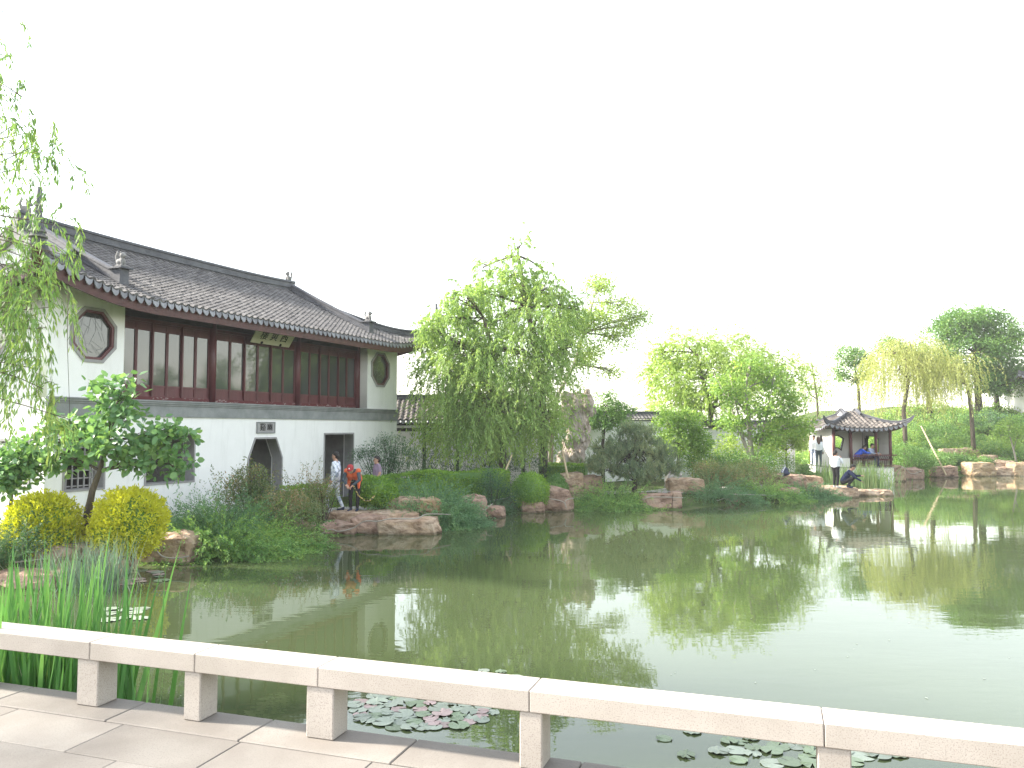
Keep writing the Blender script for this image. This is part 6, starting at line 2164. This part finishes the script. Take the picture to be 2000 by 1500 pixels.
def hand(add, wrist, d, palm_n, curl=0.5):
    """palm, four unequal bent fingers and a thumb from the side of the palm"""
    d = Vector(d).normalized()
    n = Vector(palm_n)
    n = (n - d * n.dot(d)).normalized()
    s = d.cross(n)
    w = Vector(wrist)
    for q in (-0.024, 0.0, 0.024):
        add('skin', w + d * 0.01 + s * q * 0.6, 0.020, w + d * 0.085 + s * q, 0.017)
    for q, l in ((-0.033, 0.060), (-0.011, 0.075), (0.011, 0.080), (0.033, 0.070)):
        a = w + d * 0.09 + s * q
        m = a + (d * math.cos(curl) + n * math.sin(curl)) * l * 0.55
        e = m + (d * math.cos(curl * 2) + n * math.sin(curl * 2)) * l * 0.5
        add('skin', a, 0.0095, m, 0.009)
        add('skin', m, 0.009, e, 0.008)
    a = w + d * 0.03 - s * 0.03
    m = a + (d * 0.6 - s * 0.8).normalized() * 0.038
    add('skin', a, 0.013, m, 0.011)
    add('skin', m, 0.011, m + (d * 0.9 - s * 0.2 + n * 0.4).normalized() * 0.03, 0.009)


def person(label, loc, rz, J, look, outfit, h=1.0, short=False, hair='hair', long_hair=False, bulk=1.0, extra=None, group=None, sitting=False):
    """J: joints (pelvis, chest, neck, head, sh/el/wr/hip/kn/an/toe L and R) in metres, person facing -Y; look: direction of the face"""
    o = empty('person', loc, rz, label, 'person', group)
    J = {k: Vector(v) * h for k, v in J.items()}
    caps = []
    mb = MB()

    def add(tag_, a, r0, b, r1):
        caps.append((tag_, Vector(a), r0, Vector(b), r1))
        capsule(mb, a, r0, b, r1)

    sx = (J['shR'] - J['shL']).normalized()
    B = bulk
    for q in (-1, 1):
        add('top', J['pelvis'] + sx * q * 0.07 + Vector((0, 0, 0.06)), 0.115 * B, J['chest'] + sx * q * 0.085, 0.125 * B)
        add('bottom', J['pelvis'] + sx * q * 0.075 - Vector((0, 0, 0.0)), 0.112 * B, J['pelvis'] + sx * q * 0.08 + Vector((0, 0, 0.03)), 0.112 * B)
    up = (J['neck'] - J['chest']).normalized()
    add('top', J['shL'], 0.066 * B, J['shR'], 0.066 * B)
    for q in ('L', 'R'):
        add('top', J['chest'] + (J['sh' + q] - J['chest']) * 0.4, 0.11 * B, J['sh' + q], 0.066 * B)
        el, wr = J['el' + q], J['wr' + q]
        add('top', J['sh' + q], 0.062 * B, J['sh' + q].lerp(el, 0.62 if short else 1.0), 0.050 * B)
        if short:
            add('skin', J['sh' + q].lerp(el, 0.6), 0.042, el, 0.038)
            add('skin', el, 0.037, wr, 0.027)
        else:
            add('top', el, 0.047 * B, el.lerp(wr, 0.92), 0.036 * B)
        d = (wr - el).normalized()
        hand(add, wr, d, (0, 0, -1) if abs(d.z) < 0.7 else (-sx.x, -sx.y, 0) if q == 'R' else (sx.x, sx.y, 0))
        add('bottom', J['hip' + q], 0.092 * B, J['kn' + q], 0.064 * B)
        add('bottom', J['kn' + q], 0.063 * B, J['an' + q] + (J['kn' + q] - J['an' + q]) * 0.12, 0.047 * B)
        add('shoe', J['an' + q], 0.045, J['an' + q] - Vector((0, 0, 0.03 * h)), 0.042)
        add('shoe', J['an' + q] - Vector((0, 0, 0.035 * h)), 0.042, J['toe' + q], 0.034)
    add('skin', J['neck'] - up * 0.03, 0.056, J['head'] - up * 0.06, 0.050)
    # head: skull, jaw, nose, ears
    f = Vector(look).normalized()
    hu = (J['head'] - J['neck']).normalized()
    hu = (hu - f * hu.dot(f)).normalized()
    hs = f.cross(hu)
    hd = J['head']
    add('skin', hd + hu * 0.035 - f * 0.018, 0.086, hd + hu * 0.030 + f * 0.012, 0.082)
    add('skin', hd + f * 0.02 - hu * 0.03, 0.068, hd + f * 0.045 - hu * 0.085, 0.038)
    add('skin', hd + f * 0.088 + hu * 0.01, 0.011, hd + f * 0.104 - hu * 0.022, 0.016)
    for q in (-1, 1):
        add('skin', hd + hs * q * 0.083 + hu * 0.012, 0.014, hd + hs * q * 0.080 - hu * 0.022, 0.012)
    me = remeshed('body', mb, 0.0135 if loc[1] < 30 else 0.016, 2)
    tags = ['skin', 'top', 'bottom', 'shoe', 'hair']
    for t in tags[:4]:
        me.materials.append(MATS[outfit[t]] if t != 'skin' else MATS['skin'])
    me.materials.append(MATS['hair'])
    C = np.empty(len(me.polygons) * 3)
    me.polygons.foreach_get('center', C)
    C = C.reshape(-1, 3)
    best = np.full(len(C), 1e9)
    mi = np.zeros(len(C), np.int32)
    pri = {'skin': 0.002, 'top': -0.004, 'bottom': 0.0, 'shoe': 0.0}
    for t, a, r0, b_, r1 in caps:
        a, b_ = np.array(a), np.array(b_)
        ab = b_ - a
        tt = np.clip(((C - a) @ ab) / max(ab @ ab, 1e-9), 0, 1)
        d = np.linalg.norm(C - a - tt[:, None] * ab, axis=1) - (r0 + (r1 - r0) * tt) + pri[t]
        m = d < best
        best[m] = d[m]
        mi[m] = tags.index(t)
    # eyes, brows and mouth
    fn, un, sn = np.array(f), np.array(hu), np.array(hs)
    Rl = C - np.array(hd)
    ff, uu, ss = Rl @ fn, Rl @ un, Rl @ sn
    near = (np.linalg.norm(Rl, axis=1) < 0.16) & (ff > 0.05)
    mi[near & (np.abs(np.abs(ss) - 0.033) < 0.014) & (np.abs(uu - 0.012) < 0.008)] = 4
    mi[near & (np.abs(np.abs(ss) - 0.033) < 0.019) & (np.abs(uu - 0.036) < 0.006)] = 4
    me.polygons.foreach_set('material_index', mi)
    me.polygons.foreach_set('use_smooth', np.ones(len(me.polygons), bool))
    link('body', me, None, o)
    hb = MB()
    ball(hb, hd + hu * 0.055 - f * 0.022, 0.098, (1, 1, 1))
    ball(hb, hd + hu * 0.0 - f * 0.052, 0.078)
    ball(hb, hd + hu * 0.085 + f * 0.03, 0.062)
    if long_hair:
        capsule(hb, hd - f * 0.05, 0.085, hd - f * 0.085 - Vector((0, 0, 0.22)), 0.07)
        capsule(hb, hd + hs * 0.05 - f * 0.02, 0.05, hd + hs * 0.06 - f * 0.05 - Vector((0, 0, 0.16)), 0.04)
        capsule(hb, hd - hs * 0.05 - f * 0.02, 0.05, hd - hs * 0.06 - f * 0.05 - Vector((0, 0, 0.16)), 0.04)
    link('hair', remeshed('hair', hb, 0.015, 1), hair, o, smooth=True)
    return o, J, f, hu, hs, hd


def stand(**kw):
    J = dict(pelvis=(0, 0, .95), chest=(0, 0, 1.27), neck=(0, 0.01, 1.46), head=(0, -0.02, 1.60), shL=(.19, 0, 1.40), shR=(-.19, 0, 1.40), elL=(.24, .03, 1.12), elR=(-.24, .03, 1.12), wrL=(.24, -.06, .87), wrR=(-.24, -.06, .87),
             hipL=(.09, 0, .90), hipR=(-.09, 0, .90), knL=(.10, -.02, .50), knR=(-.10, -.02, .50), anL=(.10, .02, .09), anR=(-.10, .02, .09), toeL=(.12, -.15, .035), toeR=(-.12, -.15, .035))
    J.update(kw)
    return J


# man in white camouflage, striding to the left
p = at(655, 999, 23.6)
person('man in white camouflage clothes walking left on the landing', (p.x, p.y, p.z), R(-97),
       stand(hipL=(.09, -.02, .90), knL=(.10, -.22, .52), anL=(.10, -.20, .10), toeL=(.11, -.38, .04), knR=(-.10, .02, .48), anR=(-.10, .20, .10), toeR=(-.10, .03, .035), elL=(.25, .12, 1.13), wrL=(.25, -.02, .92), elR=(-.25, -.08, 1.13), wrR=(-.24, -.26, .98)),
       (0, -1, -0.05), dict(top='camo', bottom='camo', shoe='shoe_dark'), 1.02)
# man in orange vest bending forward
p = at(691, 999, 23.5)
ov, J, f, hu, hs, hd = person('man in orange vest and red cap bending forward on the landing', (p.x, p.y, p.z), R(-8),
       stand(pelvis=(0, .10, .86), chest=(0, -.06, 1.10), neck=(0, -.22, 1.22), head=(0, -.31, 1.25), shL=(.18, -.16, 1.20), shR=(-.18, -.16, 1.20), elL=(.25, -.24, .95), elR=(-.25, -.24, .95), wrL=(.10, -.38, .80), wrR=(-.10, -.38, .82),
             hipL=(.09, .08, .83), hipR=(-.09, .08, .83), knL=(.12, .0, .46), knR=(-.11, .0, .46)), (0, -0.75, -0.66), dict(top='slate_cloth', bottom='black_cloth', shoe='shoe_dark'), 1.0)
vb = MB()
for q in (-1, 1):
    capsule(vb, J['chest'] + Vector((q * .09, -.02, 0)), 0.135, J['pelvis'] + Vector((q * .09, 0, .10)), 0.13)
    capsule(vb, J['chest'] + Vector((q * .06, -.03, .03)), 0.12, J['sh' + ('L' if q > 0 else 'R')] + Vector((0, 0, .0)), 0.085)
    capsule(vb, J['pelvis'] + Vector((q * .15, -.10, .05)), 0.06, J['pelvis'] + Vector((q * .16, -.16, -.16)), 0.035)
link('vest', remeshed('vest', vb, 0.018, 2), 'orange_cloth', ov, smooth=True)
cb = MB()
ball(cb, hd + hu * 0.07 - f * 0.01, 0.105, (1, 1, 1))
ball(cb, hd + hu * 0.06 + f * 0.10, 0.07, (1.1, 1, 0.35))
cap = link('cap', remeshed('cap', cb, 0.015, 1), 'red_cloth', ov, smooth=True)
eb = MB()
ball(eb, hd + hu * 0.115 + f * 0.075, 0.024, (1, 0.6, 1))
eb.build('emblem', 'white_cloth', cap)
# yellow and black chain he pulls
a = ov.matrix_basis @ J['wrL']
cp = [a, at(700, 968, 23.2), at(712, 978, 23.25), at(722, 978, 23.4), at(731, 969, 23.6)]
pm('chain_yellow', (0.50, 0.38, 0.12), (0.03, 0.03, 0.03), 26.0, 0.6, lo=0.47, hi=0.52, detail=0)
tag(MB().tube(cp, 0.02, 6).build('rope', 'chain_yellow', None), 'yellow and black rope in the hands of the man in orange', 'rope')
# boy behind the hedge
X = (738 - 1000) / FPX * 25.4
p = Vector((X, 25.4, at(738, 892, 25.4).z - 1.52))
person('boy in striped grey tee shirt looking left over the hedge', p, R(-62), stand(elL=(.24, .02, 1.12), wrL=(.22, -.1, .9)), (0.0, -1, 0.0), dict(top='striped_cloth', bottom='black_cloth', shoe='shoe_dark'), 0.88, short=True)
# woman in white shirt seen from behind
p = at(1633, 953, 34.4)
person('woman in white shirt and black trousers standing on the slab', (p.x, p.y, p.z), R(115), stand(elR=(-.22, -.20, 1.16), wrR=(-.10, -.24, 1.38), elL=(.25, .05, 1.12), wrL=(.22, -.10, .90)), (0.1, -1, -0.1), dict(top='white_cloth', bottom='black_cloth', shoe='shoe_white'), 0.93, bulk=1.05)
# crouching man
p = at(1657, 953, 34.2)
person('man in navy jacket crouching on the slab by the water', (p.x, p.y, p.z), R(62),
       stand(pelvis=(0, .20, .26), chest=(0, .02, .56), neck=(0, -.10, .76), head=(0, -.19, .86), shL=(.19, -.05, .70), shR=(-.19, -.05, .70), elL=(.25, -.28, .50), elR=(-.25, -.26, .48), wrL=(.12, -.50, .52), wrR=(-.20, -.52, .32),
             hipL=(.10, .18, .24), hipR=(-.10, .18, .24), knL=(.16, -.22, .44), knR=(-.16, -.22, .44), anL=(.13, .02, .09), anR=(-.13, .02, .09), toeL=(.15, -.16, .035), toeR=(-.15, -.16, .035)),
       (0, -0.9, -0.42), dict(top='navy_cloth', bottom='black_cloth', shoe='shoe_dark'), 1.02, bulk=1.08)
# two people on the pavilion bench
sit = stand(pelvis=(0, .10, .10), chest=(0, 0, .42), neck=(0, -.05, .60), head=(0, -.10, .74), shL=(.19, -.03, .55), shR=(-.19, -.03, .55), elL=(.25, -.22, .36), elR=(-.25, -.22, .36), wrL=(.15, -.45, .32), wrR=(-.15, -.45, .32),
            hipL=(.09, .05, .09), hipR=(-.09, .05, .09), knL=(.12, -.38, .12), knR=(-.12, -.38, .12), anL=(.12, -.36, -.34), anR=(-.12, -.36, -.34), toeL=(.13, -.54, -.39), toeR=(-.13, -.54, -.39))
s1 = dict(sit)
s1.update(chest=(0, -.14, .38), neck=(0, -.27, .52), head=(0, -.36, .62), shL=(.19, -.2, .50), shR=(-.19, -.2, .50), elL=(.25, -.42, .30), elR=(-.25, -.42, .34), wrL=(.15, -.68, .30), wrR=(-.15, -.70, .34))
q = PV.location
person('person in bright blue jacket leaning forward on the pavilion bench', (q.x + 1.38, q.y + 0.15, FL + 0.50), R(80), s1, (0, -0.9, -0.4), dict(top='blue_cloth', bottom='navy_cloth', shoe='shoe_dark'), 1.0, bulk=1.1)
person('person in pale plaid shirt sitting on the pavilion bench near the right column', (q.x + 2.12, q.y + 0.15, FL + 0.50), R(25), sit, (0.2, -1, -0.25), dict(top='plaid_cloth', bottom='navy_cloth', shoe='shoe_dark'), 0.98)
# visitors beside the pavilion's left wall
p = gp(1597, 42.4)
person('woman with brown hair walking past the white left wall of the pavilion', (p.x, p.y, at(1597, 912, 42.4).z), R(160), stand(elL=(.23, -.1, 1.14), wrL=(.1, -.3, 1.1)), (0.2, -1, -0.1), dict(top='white_cloth', bottom='slate_cloth', shoe='shoe_dark'), 0.92, hair='hair_brown', long_hair=True)
p = gp(1588, 43.2)
person('person in pale clothes half hidden beside the brown-haired woman', (p.x, p.y, at(1588, 910, 43.2).z), R(-30), stand(), (0, -1, 0), dict(top='white_cloth', bottom='plaid_cloth', shoe='shoe_white'), 0.95)

# floating bits on the water
n = 260
x = RG.uniform(-6, 14, n)
y = RG.uniform(6, 30, n)
ok = shore_dist(x, y) < -0.3
x, y = x[ok], y[ok]
m = len(x)
t = RG.uniform(0, 6.28, m)
V, F = leaf_arrays(np.stack([x, y, np.full(m, 0.006)], 1), np.stack([np.cos(t), np.sin(t), np.zeros(m)], 1), np.tile([[0.0, 0.0, 1.0]], (m, 1)), 0.035 * RG.uniform(0.5, 1.5, m), 0.018 * RG.uniform(0.6, 1.4, m))
tag(link('floating_leaf_litter', np_mesh('floating_leaf_litter', V, F), 'pad_green'), 'tiny fallen leaves and specks floating on the pond', 'leaf litter', None, 'stuff')

# ------------------------------------------------------------------ the milky air of the day
m_, nt_, out_ = new_mat('haze_air')
v_ = N(nt_, 'ShaderNodeVolumePrincipled')
v_.inputs['Density'].default_value = 0.0006
v_.inputs['Color'].default_value = (1, 1, 1, 1)
nt_.links.new(v_.outputs[0], out_.inputs['Volume'])
MATS['haze_air'] = m_
MB().box(-430, 430, -130, 710, -2.8, 17).build('haze', 'haze_air')['kind'] = 'stuff'
